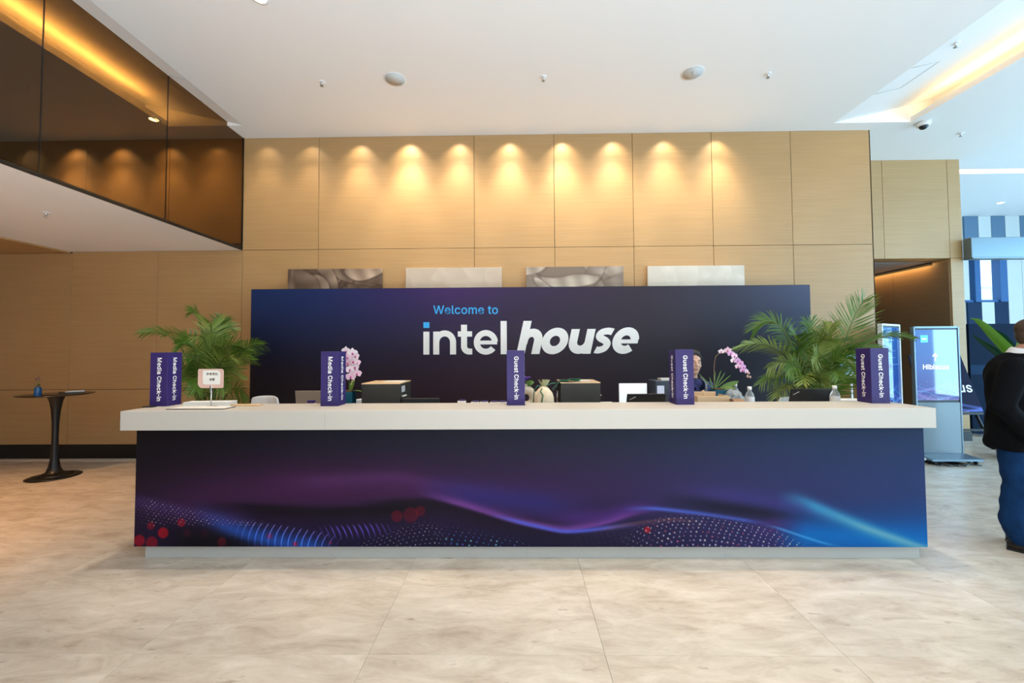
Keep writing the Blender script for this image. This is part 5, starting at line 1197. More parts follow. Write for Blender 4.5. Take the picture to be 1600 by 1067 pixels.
obj('core', MB().loft([[(-0.044, 0.05 * math.cos(a), 0.115 + 0.053 * math.sin(a)) for a in [2 * PI * k / 20 for k in range(20)]], [(0.044, 0.05 * math.cos(a), 0.115 + 0.053 * math.sin(a)) for a in [2 * PI * k / 20 for k in range(20)]]], cap=False), M['card'], t)
# crumpled clear bag
mm = MB().ell((0, 0, 0.125), (0.085, 0.06, 0.125), n=28, m=18)
for v_ in mm.bm.verts:
    v_.co += Vector(noise.noise_vector(v_.co * 22)) * 0.026 + Vector(noise.noise_vector(v_.co * 60)) * 0.008
    v_.co.z = max(0.0, v_.co.z)
for f in mm.bm.faces:
    f.smooth = False
o = obj('plastic_bag', mm, mat('crinkled clear plastic', (0.85, 0.87, 0.88, 1), 0.12, trans=0.75, ior=1.25), None)
o.location = (ony(1147, 620, 3.72).x, 3.72, DZ); tag(o, 'crumpled clear plastic bag between the wooden tray and the water bottle', 'bag')


def bottle(u, vtop, y, label, scale=1.0, dark=False):
    p = ony(u, vtop, y); h = p.z - DZ
    t = thing('water_bottle', label, 'bottle', (p.x, y, DZ))
    r = 0.036 * scale
    obj('body', MB().lathe([(r * .9, 0), (r, 0.01), (r, h * .5), (r, h * .72), (r * .8, h * .80), (r * .42, h * .87), (r * .38, h * .93)], 20), mat('dark bottle plastic', (0.16, 0.17, 0.2, 1), .15) if dark else mat('clear bottle plastic', (0.9, 0.93, 0.95, 1), 0.05, trans=0.85, ior=1.2), t)
    obj('label', MB().lathe([(r * 1.012, h * .34), (r * 1.012, h * .71)], 20, cap=False), M['grey'] if dark else M['wplastic'], t)
    obj('cap', MB().lathe([(r * .46, h * .90), (r * .46, h * 1.0), (0.001, h * 1.0)], 16), M['wplastic'], t)
    return t


bottle(1171, 604, 3.52, 'water bottle with white cap right of the crumpled plastic bag')
bottle(1304, 602.5, 3.50, 'water bottle with white cap beside the open laptop by the palm')
bottle(1149, 599, 3.95, 'dim grey bottle standing behind the crumpled plastic bag', 0.9, True)
t = thing('paper_box', 'low white box beside the rightmost box sign', 'box', (ony(1326, 622, 3.55).x, 3.58, DZ))
obj('box', MB().box(-0.09, 0.12, -0.06, 0.06, 0, 0.165, 0.003), M['wplastic'], t)
obj('lid', MB().box(-0.094, 0.124, -0.064, 0.064, 0.15, 0.17, 0.003), M['wplastic'], t)

# ================================================================== orchids
M['pinkpetal'] = mat('pale pink petal', (0.80, 0.52, 0.62, 1), 0.55)
M['whitepink'] = mat('white pink petal', (0.84, 0.70, 0.74, 1), 0.55)
M['mauvepetal'] = mat('mauve petal', (0.66, 0.34, 0.56, 1), 0.55)
M['magenta'] = mat('magenta throat', (0.45, 0.05, 0.22, 1), 0.5)
M['bud'] = mat('yellow green bud', (0.45, 0.42, 0.16, 1), 0.5)
M['moss'] = mat('bark chips', (0.10, 0.06, 0.03, 1), 0.9, noise_amt=.4, nscale=30)


def orchid_flower(parent, c, face, size, pm):
    """two round petals, three sepals, a magenta lip; faces along `face`"""
    c, face = Vector(c), Vector(face).normalized()
    rt = face.cross(Vector((0, 0, 1))).normalized(); up = rt.cross(face)
    mm = MB()
    for ang, L_, W_ in ((8, .52, .56), (172, .52, .56), (90, .5, .34), (222, .48, .32), (318, .48, .32)):
        d = rt * math.cos(R(ang)) + up * math.sin(R(ang))
        mm.grid(petal(c + face * (0.003 if W_ > .5 else 0), d + face * 0.12, face, L_ * size, W_ * size, 0.12, 6))
    f = obj('flower', mm, pm, parent)
    obj('lip', MB().ell(c + face * size * .1 - up * size * .10, (size * .10, size * .09, size * .13), n=8, m=6), M['magenta'], f, label='magenta throat')
    return f


def planter(t, w, h):
    obj('planter', MB().box(-w / 2, w / 2, -w / 2, w / 2, 0, h, 0.004, 2), M['teal'], t)
    obj('soil', MB().box(-w / 2 + .01, w / 2 - .01, -w / 2 + .01, w / 2 - .01, h, h + 0.012, 0.004), M['moss'], t)


def straps(t, lst):
    for (c, d, up, L_, W_, cu) in lst:
        obj('leaf', MB().grid(petal(c, d, up, L_, W_, cu, 8)), M['leaf'], t)


# left: white and pink cascade facing the lobby
oy = 3.70
p0 = ony(545, 612, oy)
t = thing('orchid', 'white and pink orchid cascade in a teal planter beside the second Media sign', 'orchid', (p0.x, oy, DZ))
ph = ony(545, 612, oy).z - DZ
planter(t, 0.10, ph)


def lo(u, v, y=oy):
    p = ony(u, v, y); return (p.x - p0.x, y - oy, p.z - DZ)


obj('stem', MB().tube([(0, 0, ph), lo(546, 580), lo(543, 555), lo(546, 545), lo(552, 550), lo(555, 575), lo(552, 600)], 0.0035, 6), M['stemgreen'], t)
for (u, v, s, m_) in ((541, 548, 13, 'whitepink'), (551, 551, 14, 'whitepink'), (543, 558, 13, 'pinkpetal'), (556, 556, 12, 'whitepink'), (553, 564, 14, 'whitepink'), (544, 567, 13, 'pinkpetal'), (558, 566, 11, 'pinkpetal'), (555, 573, 13, 'whitepink'), (547, 577, 13, 'whitepink'), (558, 583, 13, 'pinkpetal'), (548, 588, 14, 'pinkpetal')):
    orchid_flower(t, lo(u, v, oy - 0.03), (random.uniform(-.3, .4), -1, random.uniform(-.2, .1)), s / 640 * oy * 1.12, M[m_])
for (u, v) in ((550, 596), (553, 594), (549, 600)):
    obj('bud', MB().ell(lo(u, v), (0.008, 0.008, 0.011), n=8, m=6), M['bud'], t)
straps(t, [((0.01, 0, ph), (1, -0.3, 0.45), (0, 0, 1), 0.15, 0.05, 0.5), ((0.02, 0.02, ph), (1, 0.2, 0.2), (0, 0, 1), 0.14, 0.045, 0.35), ((-0.01, 0, ph), (-1, -0.2, 0.6), (0, 0, 1), 0.13, 0.045, 0.5), ((0, 0.02, ph), (0.2, 0.2, 1), (0, -1, 0), 0.12, 0.04, 0.2)])

# right: arching mauve spray
oy = 3.80
p0 = ony(1122, 610, oy)
t = thing('orchid', 'mauve orchid with one arching spray in a teal planter right of the staff member', 'orchid', (p0.x, oy, DZ))
ph = ony(1122, 608.5, oy).z - DZ
planter(t, 0.115, ph)
obj('stem', MB().tube([(-0.035, 0, ph), lo(1115.5, 590, oy), lo(1116, 570, oy), lo(1118, 557, oy), lo(1124, 552, oy), lo(1134, 551, oy), lo(1145, 556, oy), lo(1155, 566, oy), lo(1163, 577, oy), lo(1170, 588, oy)], 0.003, 6), mat('brown stem', (0.20, 0.12, 0.05, 1), .5), t)
for (u, v, s, m_, fx_) in ((1127, 549, 8, 'whitepink', -.6), (1137, 547, 10, 'pinkpetal', -.2), (1141, 552, 10, 'mauvepetal', .2), (1147, 556, 10, 'pinkpetal', .3), (1146, 563, 9, 'whitepink', -.1), (1152, 563, 10, 'mauvepetal', .4), (1156, 567, 10, 'mauvepetal', .2), (1153, 572, 9, 'pinkpetal', -.1), (1161, 573, 9, 'mauvepetal', .4), (1160, 578, 9, 'mauvepetal', .1), (1166, 580, 8, 'pinkpetal', .4)):
    orchid_flower(t, lo(u, v, oy - 0.02), (fx_ + random.uniform(-.2, .2), -1, random.uniform(-.3, .1)), s / 640 * oy * 1.1, M[m_])
for (u, v) in ((1170, 583), (1168, 588), (1172, 589)):
    obj('bud', MB().ell(lo(u, v, oy), (0.010, 0.010, 0.012), n=8, m=6), mat('orchid bud', (0.62, 0.38, 0.30, 1), .5), t)
straps(t, [((0.01, 0, ph), (1, -0.25, 0.55), (0, -1, 0.6), 0.19, 0.05, 0.2), ((0.0, -0.02, ph), (1, -0.4, 0.35), (0, -.6, 1), 0.14, 0.05, 0.25),
           ((-0.04, 0, ph), (0.45, 0, 1), (0, -1, 0.2), 0.20, 0.011, 0.1), ((-0.04, 0, ph), (0.75, 0, 1), (0, -1, 0.2), 0.20, 0.010, 0.12), ((-0.04, 0, ph), (0.15, 0, 1), (0, -1, 0), 0.17, 0.010, 0.1),
           ((-0.04, 0, ph), (1.05, 0, 0.85), (0, -1, 0.3), 0.22, 0.009, 0.1), ((-0.04, 0, ph), (-0.8, 0, 1), (0, -1, 0.3), 0.20, 0.009, 0.15), ((-0.045, 0, ph), (-0.2, 0, 1), (0, -1, 0.3), 0.12, 0.012, 0.15)])
# ================================================================== palms in pots behind the counter
def frond_mesh(p0, p1, p2, nleaf, L_, W_, side_hint, seed, start=0.3, droop=0.35):
    """arching rachis p0-p1-p2 (quadratic) with two rows of narrow leaflets; returns (rachis, leaflets)"""
    r = random.Random(seed)
    p0, p1, p2 = Vector(p0), Vector(p1), Vector(p2)

    def B(t): return p0 * (1 - t) ** 2 + p1 * 2 * t * (1 - t) + p2 * t * t
    def D(t): return ((p1 - p0) * 2 * (1 - t) + (p2 - p1) * 2 * t).normalized()
    rach = MB().tube([B(i / 12) for i in range(13)], [0.012 * (1 - i / 13.5) + 0.002 for i in range(13)], 5)
    mb = MB()
    for k in range(nleaf):
        t = start + (1 - start) * (k + 0.5) / nleaf
        c = B(t); tg = D(t)
        sd = (Vector(side_hint) - tg * Vector(side_hint).dot(tg)).normalized()
        nn = sd.cross(tg)
        if nn.z < 0:
            nn = -nn
        prof = math.sin(PI * min(1, 0.22 + 0.78 * (k / nleaf) ** 0.9)) ** 0.7
        for s in (-1, 1):
            ang = R(58 - 34 * (k / nleaf) + r.uniform(-7, 7))
            d = (tg * math.cos(ang) + sd * s * math.sin(ang) + nn * (0.22 + r.uniform(-.1, .1))).normalized()
            ln = L_ * (0.35 + 0.65 * prof) * r.uniform(0.88, 1.08)
            ws = W_ * r.uniform(0.8, 1.1)
            wax = (tg - d * tg.dot(d)).normalized()
            rows = []
            for i in range(5):
                q = i / 4
                pt = c + d * (ln * q) + Vector((0, 0, -1)) * (droop * ln * q * q * r.uniform(0.8, 1.2))
                hw = ws * 0.5 * (0.55, 1.0, 0.9, 0.6, 0.06)[i]
                rows.append([pt - wax * hw, pt + nn * hw * 0.25, pt + wax * hw])
            mb.grid(rows, smooth=False)
    return rach, mb


def palm(label, u, v, y, tips, seed, pot_label):
    c = ony(u, v, y); c = Vector((c.x, y, 0))
    t = thing('potted_palm', label, 'plant', tuple(c))
    obj('pot', MB().lathe([(0.0, 0), (0.16, 0), (0.20, 0.36), (0.205, 0.38), (0.185, 0.38), (0.18, 0.34), (0.0, 0.34)], 28), M['blackmatt'], t)
    obj('soil', MB().lathe([(0.0, 0.33), (0.181, 0.345), (0.0, 0.352)], 20), M['moss'], t)
    r = random.Random(seed)
    for k, (tu, tv, dy, lift, ln, n) in enumerate(tips):
        tp = ony(tu, tv, y + dy) - c
        a = r.uniform(0, 6.28); b0 = Vector((0.07 * math.cos(a), 0.07 * math.sin(a), 0.33))
        mid_ = Vector((b0.x + tp.x * 0.28, b0.y + tp.y * 0.28, max(tp.z + lift, 0.9)))
        vd = (c + tp - Vector((0, 0, CAMH))).normalized()
        tang = (tp - mid_).normalized()
        sh_ = tang.cross(vd + (Vector((0, 0, 0)) if lift < 0 else Vector((r.uniform(-.5, .5), r.uniform(-.5, .5), r.uniform(0.0, .7))))).normalized()
        rach, lf = frond_mesh(b0, mid_, tp, int(n * 1.15), ln, 0.0125, sh_, seed * 100 + k, start=0.42 if lift < .2 else 0.36, droop=0.02 if lift < 0 else 0.12 + 0.28 * r.random())
        f = obj('frond', lf, M['leaf2'] if (k % 3 == 1) else M['leaf'], t)
        obj('stalk', rach, M['stemgreen'], f)
    return t


TL = [(222, 521, -.15, .20, .22, 26), (252, 522, .15, .22, .2, 24), (298, 488, .0, .02, .26, 30), (347, 503, .1, .12, .24, 30), (366, 515, .2, .2, .22, 26), (411, 538, -.25, .12, .22, 28), (396, 562, -.3, .16, .22, 26),
      (330, 505, -.25, .1, .28, 32), (283, 536, -.35, .12, .28, 30), (258, 566, -.25, .2, .24, 28), (378, 592, -.3, .3, .24, 28), (388, 622, -.2, .4, .24, 26), (342, 540, -.5, .12, .28, 32), (312, 526, -.4, .1, .28, 32), (296, 566, -.5, .2, .28, 32),
      (268, 606, -.3, .4, .24, 28), (362, 560, -.5, .2, .28, 32), (330, 582, -.55, .3, .28, 32), (350, 528, .25, .1, .28, 30), (385, 548, .05, .15, .24, 28), (306, 610, -.5, .45, .26, 30), (352, 612, -.5, .45, .26, 30), (276, 530, .1, .12, .26, 30), (372, 540, -.2, .1, .26, 30), (320, 555, .2, .1, .28, 30), (345, 580, .3, .2, .26, 28)]
palm('tall potted areca palm behind the card on a chrome rod, against the brown wall', 322, 620, 4.75, TL, 3, 'pot')
TR = [(1177, 514, .05, .46, .26, 34), (1148, 546, -.15, .36, .22, 32), (1350, 468, .1, -.45, .34, 34), (1262, 505, .1, .04, .26, 30), (1302, 508, .05, .04, .26, 30), (1428, 529, -.3, .26, .16, 34), (1188, 600, -.25, .34, .24, 28), (1200, 574, -.3, .3, .24, 28),
      (1378, 548, -.2, .26, .22, 28), (1240, 524, -.2, .1, .28, 32), (1290, 530, -.35, .1, .28, 32), (1335, 565, -.4, .26, .26, 30), (1228, 580, -.5, .25, .26, 32), (1268, 562, -.5, .2, .28, 32), (1310, 590, -.5, .3, .28, 32), (1350, 606, -.3, .4, .24, 28), (1213, 622, -.3, .46, .24, 28),
      (1283, 520, .2, .08, .28, 30), (1322, 532, .15, .12, .26, 30), (1255, 600, -.55, .35, .26, 30), (1330, 545, -.1, .16, .26, 30), (1240, 550, -.1, .16, .26, 30), (1290, 610, -.55, .45, .26, 30), (1300, 560, .2, .15, .26, 28), (1260, 545, .2, .1, .28, 28), (1345, 585, -.1, .3, .24, 28)]
palm('large potted areca palm in front of the backdrop\'s right end, beside the open laptop', 1275, 620, 4.7, TR, 5, 'pot')
# ================================================================== left: tulip bar table with a blue bottle
tp = onz(84.3, 744.6, 0)
TT = ony(84.3, 615.5, tp.y).z
t = thing('bar_table', 'round black tulip bar table standing at the left wall', 'table', (tp.x, tp.y, 0))
obj('base', MB().lathe([(0, 0), (0.245, 0), (0.25, 0.006), (0.235, 0.014), (0.18, 0.022)], 40), M['black'], t)
obj('pedestal', MB().lathe([(0.18, 0.021), (0.12, 0.035), (0.075, 0.065), (0.055, 0.12), (0.043, 0.2), (0.034, 0.34), (0.031, 0.5), (0.034, 0.68), (0.045, 0.83), (0.062, 0.94), (0.085, TT - 0.025), (0.10, TT - 0.014)], 40), M['black'], t)
obj('tabletop', MB().lathe([(0, TT - 0.016), (0.30, TT - 0.016), (0.345, TT - 0.007), (0.345, TT), (0.0, TT)], 48), mat('dark glossy tabletop', (0.03, 0.02, 0.012, 1), 0.18), t)
q = onz(59, 619, TT)
t = thing('bottle_vase', 'small blue bottle vase with a purple sprig on the bar table', 'vase', (q.x, q.y, TT))
obj('bottle', MB().lathe([(0, 0), (0.030, 0), (0.033, 0.006), (0.033, 0.085), (0.030, 0.098), (0.024, 0.105), (0.026, 0.112), (0.022, 0.112), (0.0, 0.10)], 22), mat('blue glazed glass', (0.012, 0.075, 0.22, 1), 0.12), t)
obj('stem', MB().tube([(0, 0, 0.09), (-0.004, 0, 0.15), (-0.012, 0, 0.21)], 0.002, 5).tube([(0, 0, 0.09), (0.01, 0, 0.15), (0.012, 0, 0.185)], 0.002, 5), M['stemgreen'], t)
obj('leaf', MB().grid(petal((0, 0, 0.12), (-1, -0.2, 0.4), (0, 0, 1), 0.06, 0.022, .3)).grid(petal((0, 0, 0.12), (0.8, -0.2, 0.8), (0, 0, 1), 0.05, 0.022, .3)).grid(petal((0, 0, 0.115), (-.3, -0.6, 0.9), (0, 0, 1), 0.05, 0.024, .3)), M['leaf'], t)
for (x, z, s) in ((-0.018, 0.205, .022), (0.006, 0.215, .018), (0.016, 0.19, .02), (-0.03, 0.19, .016)):
    mm = MB()
    for k in range(5):
        a = 2 * PI * k / 5; mm.grid(petal((x, 0, z), (math.cos(a), math.sin(a), .6), (0, 0, 1), s, s * .7, .1, 3))
    obj('bloom', mm, M['purplepetal'], t)
q = onz(118, 613, TT)
t = thing('napkin', 'white folded napkin on a small black tray on the bar table', 'napkin', (q.x, q.y, TT + 0.008), R(38))
obj('fold', MB().box(-0.085, 0.085, -0.055, 0.055, 0.004, 0.010, .002).box(-0.083, 0.083, -0.053, 0.053, 0.0, 0.004).box(-0.06, 0.085, -0.055, 0.03, 0.010, 0.015, .002), M['wplastic'], t)
t = thing('small_tray', 'small black tray under the napkin on the bar table', 'tray', (q.x - 0.03, q.y, TT), R(38))
obj('tray', MB().box(-0.12, 0.10, -0.065, 0.065, 0, 0.006, 0.002), M['black'], t)
obj('rim', MB().box(-0.12, -0.115, -0.065, 0.065, 0.006, 0.012).box(-.12, .10, -.065, -.06, .006, .0075).box(-.12, .10, .06, .065, .006, .0075), M['black'], t)

# ================================================================== ceiling fittings
M['grille'] = mat('speaker grille', (0.60, 0.62, 0.62, 1), 0.7)
for (u, v, lab) in ((617, 124, 'round white ceiling speaker, plain grille, over the counter\'s left half'), (1082, 114, 'round white ceiling speaker with a small mark at its centre, over the counter\'s right half')):
    p = onz(u, v, H)
    t = thing('ceiling_speaker', lab, 'speaker', (p.x, p.y, H), 0, 'round speakers in the lobby ceiling')
    obj('rim', MB().lathe([(0.112, 0), (0.128, -0.004), (0.128, 0.0), (0.112, 0.0)], 36, cap=False), M['plaster'], t)
    obj('grille', MB().lathe([(0, -0.003), (0.112, -0.003), (0.112, -0.0005), (0, -0.0005)], 36), M['grille'], t)
    if u > 900:
        obj('badge', MB().box(-0.006, 0.006, -0.035, 0.035, -0.006, -0.003, M=Matrix.Rotation(R(-20), 4, 'Z')), M['grey'], t)


def sprinkler(p, lab, z):
    t = thing('sprinkler', lab, 'sprinkler', (p.x, p.y, z), 0, 'fire sprinklers in the ceilings')
    obj('escutcheon', MB().lathe([(0, -0.004), (0.035, -0.004), (0.04, 0), (0, 0)], 20), M['plaster'], t)
    obj('body', MB().lathe([(0, -0.03), (0.010, -0.03), (0.014, -0.004), (0, -0.004)], 12), M['chrome'], t)
    obj('deflector', MB().lathe([(0, -0.050), (0.020, -0.050), (0.020, -0.046), (0, -0.046)], 14).tube([(0.008, 0, -.03), (0.012, 0, -.038), (0.006, 0, -.047)], 0.002, 5).tube([(-0.008, 0, -.03), (-0.012, 0, -.038), (-0.006, 0, -.047)], 0.002, 5), M['steel'], t)


sprinkler(onz(503, 128, H), 'small chrome ceiling sprinkler left of the plain round speaker', H)
sprinkler(onz(849, 120, H), 'small chrome ceiling sprinkler midway between the two round speakers', H)
sprinkler(onz(1200, 115, H), 'small chrome ceiling sprinkler between the marked speaker and the light trough', H)
p = onz(1493, 65, H + 0.045); sprinkler(p, 'small chrome sprinkler on the sloping edge of the light trough', slz(p.x))
sprinkler(onz(1501, 208, H), 'small chrome sprinkler behind the dome camera', H)
sprinkler(onz(72, 332, SOF), 'small chrome sprinkler in the low soffit above the bar table', SOF)
p = onz(1445, 190, H)
t = thing('dome_camera', 'white dome security camera below the end of the light trough', 'camera', (p.x, p.y + .02, H))
obj('housing', MB().lathe([(0, -0.052), (0.066, -0.052), (0.078, -0.035), (0.08, 0), (0, 0)], 28), M['wplastic'], t)
obj('dome', MB().ell((0, 0, -0.052), (0.052, 0.052, 0.05), n=20, m=12), mat('smoked dome', (0.01, 0.012, 0.02, 1), 0.08), t)
obj('ring', MB().lathe([(0.05, -0.056), (0.06, -0.056), (0.06, -0.050), (0.05, -0.050)], 24, cap=False), M['wplastic'], t)
for (x, y, z, lab) in ((-2.29, 3.53, H, 'lit round downlight at the top edge of the lobby ceiling'),
                       (onz(273, 200, H).x - .1, onz(273, 200, H).y - .22, H, 'lit round downlight seen through the bronze glass'),
                       (onz(1563, 317, H).x, onz(1563, 317, H).y, H, 'lit round downlight in the far lobby ceiling above the metal beam')):
    t = thing('downlight', lab, 'downlight', (x, y, z), 0, 'recessed downlights')
    obj('trim', MB().lathe([(0.055, -0.006), (0.075, -0.004), (0.078, 0.0), (0.055, 0.0)], 28, cap=False), M['plaster'], t)
    obj('lens', MB().lathe([(0, -0.003), (0.055, -0.003), (0.055, -0.001), (0, -0.001)], 24), M['lampface'], t)

# ================================================================== right: upright digital screens
M['kioskframe'] = mat('blue grey metal', (0.20, 0.26, 0.31, 1), 0.3, metal=0.7)
M['kioskwhite'] = mat('white metal frame', (0.75, 0.8, 0.82, 1), 0.3, metal=0.2)


def screen_print(W, Hh, kind):
    X, Y = np.meshgrid(np.linspace(0, 1, W), np.linspace(0, 1, Hh)); r = np.random.default_rng(4)
    base = np.stack([18 + 20 * (1 - Y), 70 + 70 * (1 - Y) * (1 - .5 * X), 190 + 40 * (1 - Y) - 25 * X], -1) / 255
    if kind == 'hib':
        base = np.stack([20 + 80 * np.clip(Y - .3, 0, 1), 112 - 40 * Y + 0 * X, 222 - 40 * Y + 0 * X], -1) / 255
    out = base.copy()

    def add(c, a):
        nonlocal out
        out = out * (1 - a[..., None]) + np.array(c) / 255 * a[..., None]
    for k in range(7):
        yc = .80 + .03 * k + .05 * np.sin(X * 5 + k * 1.1); add((170, 130, 240) if k % 2 else (90, 190, 255), .5 * np.exp(-((Y - yc) / .012) ** 2) * np.clip((Y - .7) * 6, 0, 1))
    for _ in range(160):
        x, y = r.uniform(0, 1), r.uniform(.72, 1); add((210, 200, 255), .55 * np.exp(-(((X - x) * W / 2.2) ** 2 + ((Y - y) * Hh / 2.2) ** 2)))
    if kind == 'list':
        for (y, x1, c, h) in ((.165, .66, (225, 235, 255), .012), (.245, .62, (150, 130, 235), .006), (.305, .72, (190, 220, 255), .007), (.338, .42, (170, 205, 250), .006), (.395, .72, (190, 220, 255), .007), (.428, .46, (170, 205, 250), .006), (.485, .88, (190, 220, 255), .007), (.518, .46, (170, 205, 250), .006), (.575, .56, (190, 220, 255), .007), (.608, .46, (170, 205, 250), .006)):
            wob = .55 + .45 * np.sin(X * 95 + y * 70) * np.sin(X * 41 + y * 13)
            add(c, .8 * wob * np.exp(-((Y - y) / h) ** 4) * ((X > .12) & (X < x1)))
    return np.clip(out, 0, 1)


def kiosk(name, label, x, y, rz, w, h, zs, frame, kind, foot):
    t = thing(name, label, 'screen', (x, y, 0), rz)
    d = 0.055
    obj('frame', MB().box(-w / 2, -w / 2 + .022, -d / 2, d / 2, 0.07, h, .006, 2).box(w / 2 - .022, w / 2, -d / 2, d / 2, 0.07, h, .006, 2).box(-w / 2 + .022, w / 2 - .022, -d / 2, d / 2, h - .024, h).box(-w / 2 + .022, w / 2 - .022, -d / 2, d / 2, .07, .10), frame, t)
    obj('housing', MB().box(-w / 2 + .022, w / 2 - .022, -d / 2 + .012, d / 2 - .004, .10, h - .024), M['black'], t)
    mt = print_mat('lit screen', screen_print(240, 480, kind), 0.04, emit=0.85, coat=1.0 if kind == 'hib' else 0.2)
    o = obj('display', MB().box(-w / 2 + .03, w / 2 - .03, -d / 2 + .008, -d / 2 + .0115, zs, h - .045), mt, t)
    face_uv(o, 0, 2, (-w / 2 + .03, w / 2 - .03, zs, h - .045))
    gl = obj('lower_pane', MB().box(-w / 2 + .024, w / 2 - .024, -d / 2 + .006, -d / 2 + .011, .10, zs - .03), mat('glossy grey glass', (0.13, 0.17, 0.20, 1), 0.05, coat=1.0), t)
    obj('base', MB().loft([[(-w / 2 - .02, -.24, .05), (w / 2 + .02, -.24, .05), (w / 2 + .02, .2, .05), (-w / 2 - .02, .2, .05)], [(-w / 2 - .02, -.24, .075), (w / 2 + .02, -.24, .075), (w / 2 + .02, .2, .075), (-w / 2 - .02, .2, .075)], [(-w / 2, -.05, .10), (w / 2, -.05, .10), (w / 2, .05, .10), (-w / 2, .05, .10)]], smooth=False), frame, t)
    for (cx, cy) in ((-w / 2 + .04, -.20), (w / 2 - .04, -.20), (-w / 2 + .04, .16), (w / 2 - .04, .16)):
        obj('caster', MB().tube([(cx - .012, cy, .024), (cx + .012, cy, .024)], .024, 14).box(cx - .016, cx + .016, cy - .012, cy + .012, .03, .052), M['black'], t)
    return t, o


KY = 5.72
a, b = ony(1427.5, 600, KY), ony(1499, 600, KY)
kt = (ony(1427, 510, KY).z + ony(1498, 510, KY).z) / 2
kzs = ony(1465, 625, KY).z
k2, disp = kiosk('digital_signboard', 'wheeled upright screen with grey frame reading Hibiscus', (a.x + b.x) / 2, KY, 0, b.x - a.x, kt, kzs, M['kioskframe'], 'hib', True)
kw = b.x - a.x
M['scrtext'] = mat('lit white screen text', (.9, .9, .9, 1), .4, emit=(1, 1, 1, 1), estr=1.0)
M['scrblue'] = mat('lit cyan screen tile', (.1, .4, .6, 1), .4, emit=srgb(60, 175, 245), estr=1.0)
zc = ony(1460, 573, KY).z
fy = -0.0285 + 0.008 - .0006
lettering('Hibiscus', facing((-.02, fy, zc)), kw * 0.56, M['scrtext'], disp, .012, .001)
obj('tile', MB().prism([(-.05, -.05), (.05, -.05), (.05, .05), (-.05, .05)], .0008, facing((-kw / 2 + .145, fy, kt - .17))), M['scrblue'], disp, label='cyan logo square on the screen')
lettering('intel', facing((-kw / 2 + .145, fy - .001, kt - .17)), .066, M['scrtext'], disp, .012, .0008)
obj('arrow', strokes(MB(), [([(0, -.05), (0, .045)], .014), ([(-.032, .012), (0, .05), (.032, .012)], .013)], .0008, facing((-.025, fy, zc + .13))), M['scrtext'], disp)
k1c = ony(1406, 560, 5.5)
k1, d1 = kiosk('information_screen', 'narrower upright screen in a white frame showing a list on blue', k1c.x - .02, 5.62, R(30), .58, ony(1406, 505.5, 5.5).z, .78, M['kioskwhite'], 'list', True)
# partly hidden pale screen left of it, behind the last box sign
p = ony(1329, 552, 5.6)
t = thing('wall_tablet', 'small tilted pale blue screen behind the rightmost box sign and palm', 'screen', (p.x, 5.6, 0), R(-30))
obj('pole', MB().tube([(0, 0.03, 0.02), (0, 0.03, p.z - .1)], .02, 10).lathe([(0, 0), (.18, 0), (.18, .02), (0, .025)], 24, (0, .03, 0)), M['steel'], t)
obj('housing', MB().box(-.13, .13, -.01, .02, p.z - .30, p.z, .006), M['wplastic'], t)
o = obj('display', MB().box(-.12, .12, -.0125, -.011, p.z - .29, p.z - .01), mat('lit pale blue display', (.1, .2, .3, 1), .3, emit=srgb(120, 175, 225), estr=.9), t)
# cables under the wheeled screen
cb = MB()
for k in range(4):
    pts = []
    for i in range(26):
        s = i / 25
        pts.append((-.34 + .52 * s + .05 * math.sin(6.28 * s * 2 + k), -.10 + .11 * math.sin(6.28 * s * (1.3 + .2 * k) + k * 1.4), .008 + .006 * k + .004 * math.sin(9 * s)))
    cb.tube(pts, .007, 6)
o = obj('cable_coil', cb, M['black'], None); o.location = ((a.x + b.x) / 2, KY - .1, 0)
tag(o, 'loose black cables bundled on the floor under the Hibiscus screen', 'cable')

# easel board
EY = 6.30
p0, p1 = ony(1519, 555, EY), ony(1538, 640, EY)
t = thing('easel_board', 'dark navy board lettered Hibiscus leaning on a black easel', 'easel', (p0.x - .38, EY, 0), 0)
bz1, bz0 = p0.z, p1.z - 0.03
Q = Matrix.Translation((0, 0, bz0)) @ Matrix.Rotation(R(-12), 4, 'X')
hb_ = (bz1 - bz0) / math.cos(R(12))
board = MB()
board.prism([(-.41, 0), (.50, 0), (.38, hb_), (-.41, hb_)], .012, Q @ Matrix.Rotation(PI / 2, 4, 'X'))
ep = np.zeros((96, 128, 3)); XX, YY = np.meshgrid(np.linspace(0, 1, 128), np.linspace(0, 1, 96))
ep[:] = np.array([34, 36, 58]) / 255
for k in range(4):
    g = np.exp(-((YY - (.90 + .03 * k - .06 * np.sin(4 * XX + k))) / .022) ** 2) * np.clip((YY - .75) * 8, 0, 1)
    ep = ep * (1 - .55 * g[..., None]) + np.array([120, 140, 230]) / 255 * .55 * g[..., None]
o = obj('board', board, print_mat('easel board print', ep, .75, spec=.1), t); face_uv(o, 0, 2, (-.52, .5, bz0, bz1))
lettering('Hibiscus', Q @ facing((.03, -.0135, hb_ * .42)), .78, M['letter'], o, .012, .001)
obj('leg', MB().tube([(.40, .06, bz0 + .1), (.66, .02, .0)], .02, 6), M['black'], t)
obj('leg', MB().tube([(-.30, .06, bz0 + .1), (-.40, .02, .0)], .02, 6), M['black'], t)
obj('leg', MB().tube([(0, .10, bz1 - .1), (0, .5, .0)], .02, 6), M['black'], t)
obj('crossbar', MB().box(-.40, .48, -.03, .0, bz0 - .04, bz0 - .005).box(-.36, .56, .0, .03, .28, .31), M['black'], t)
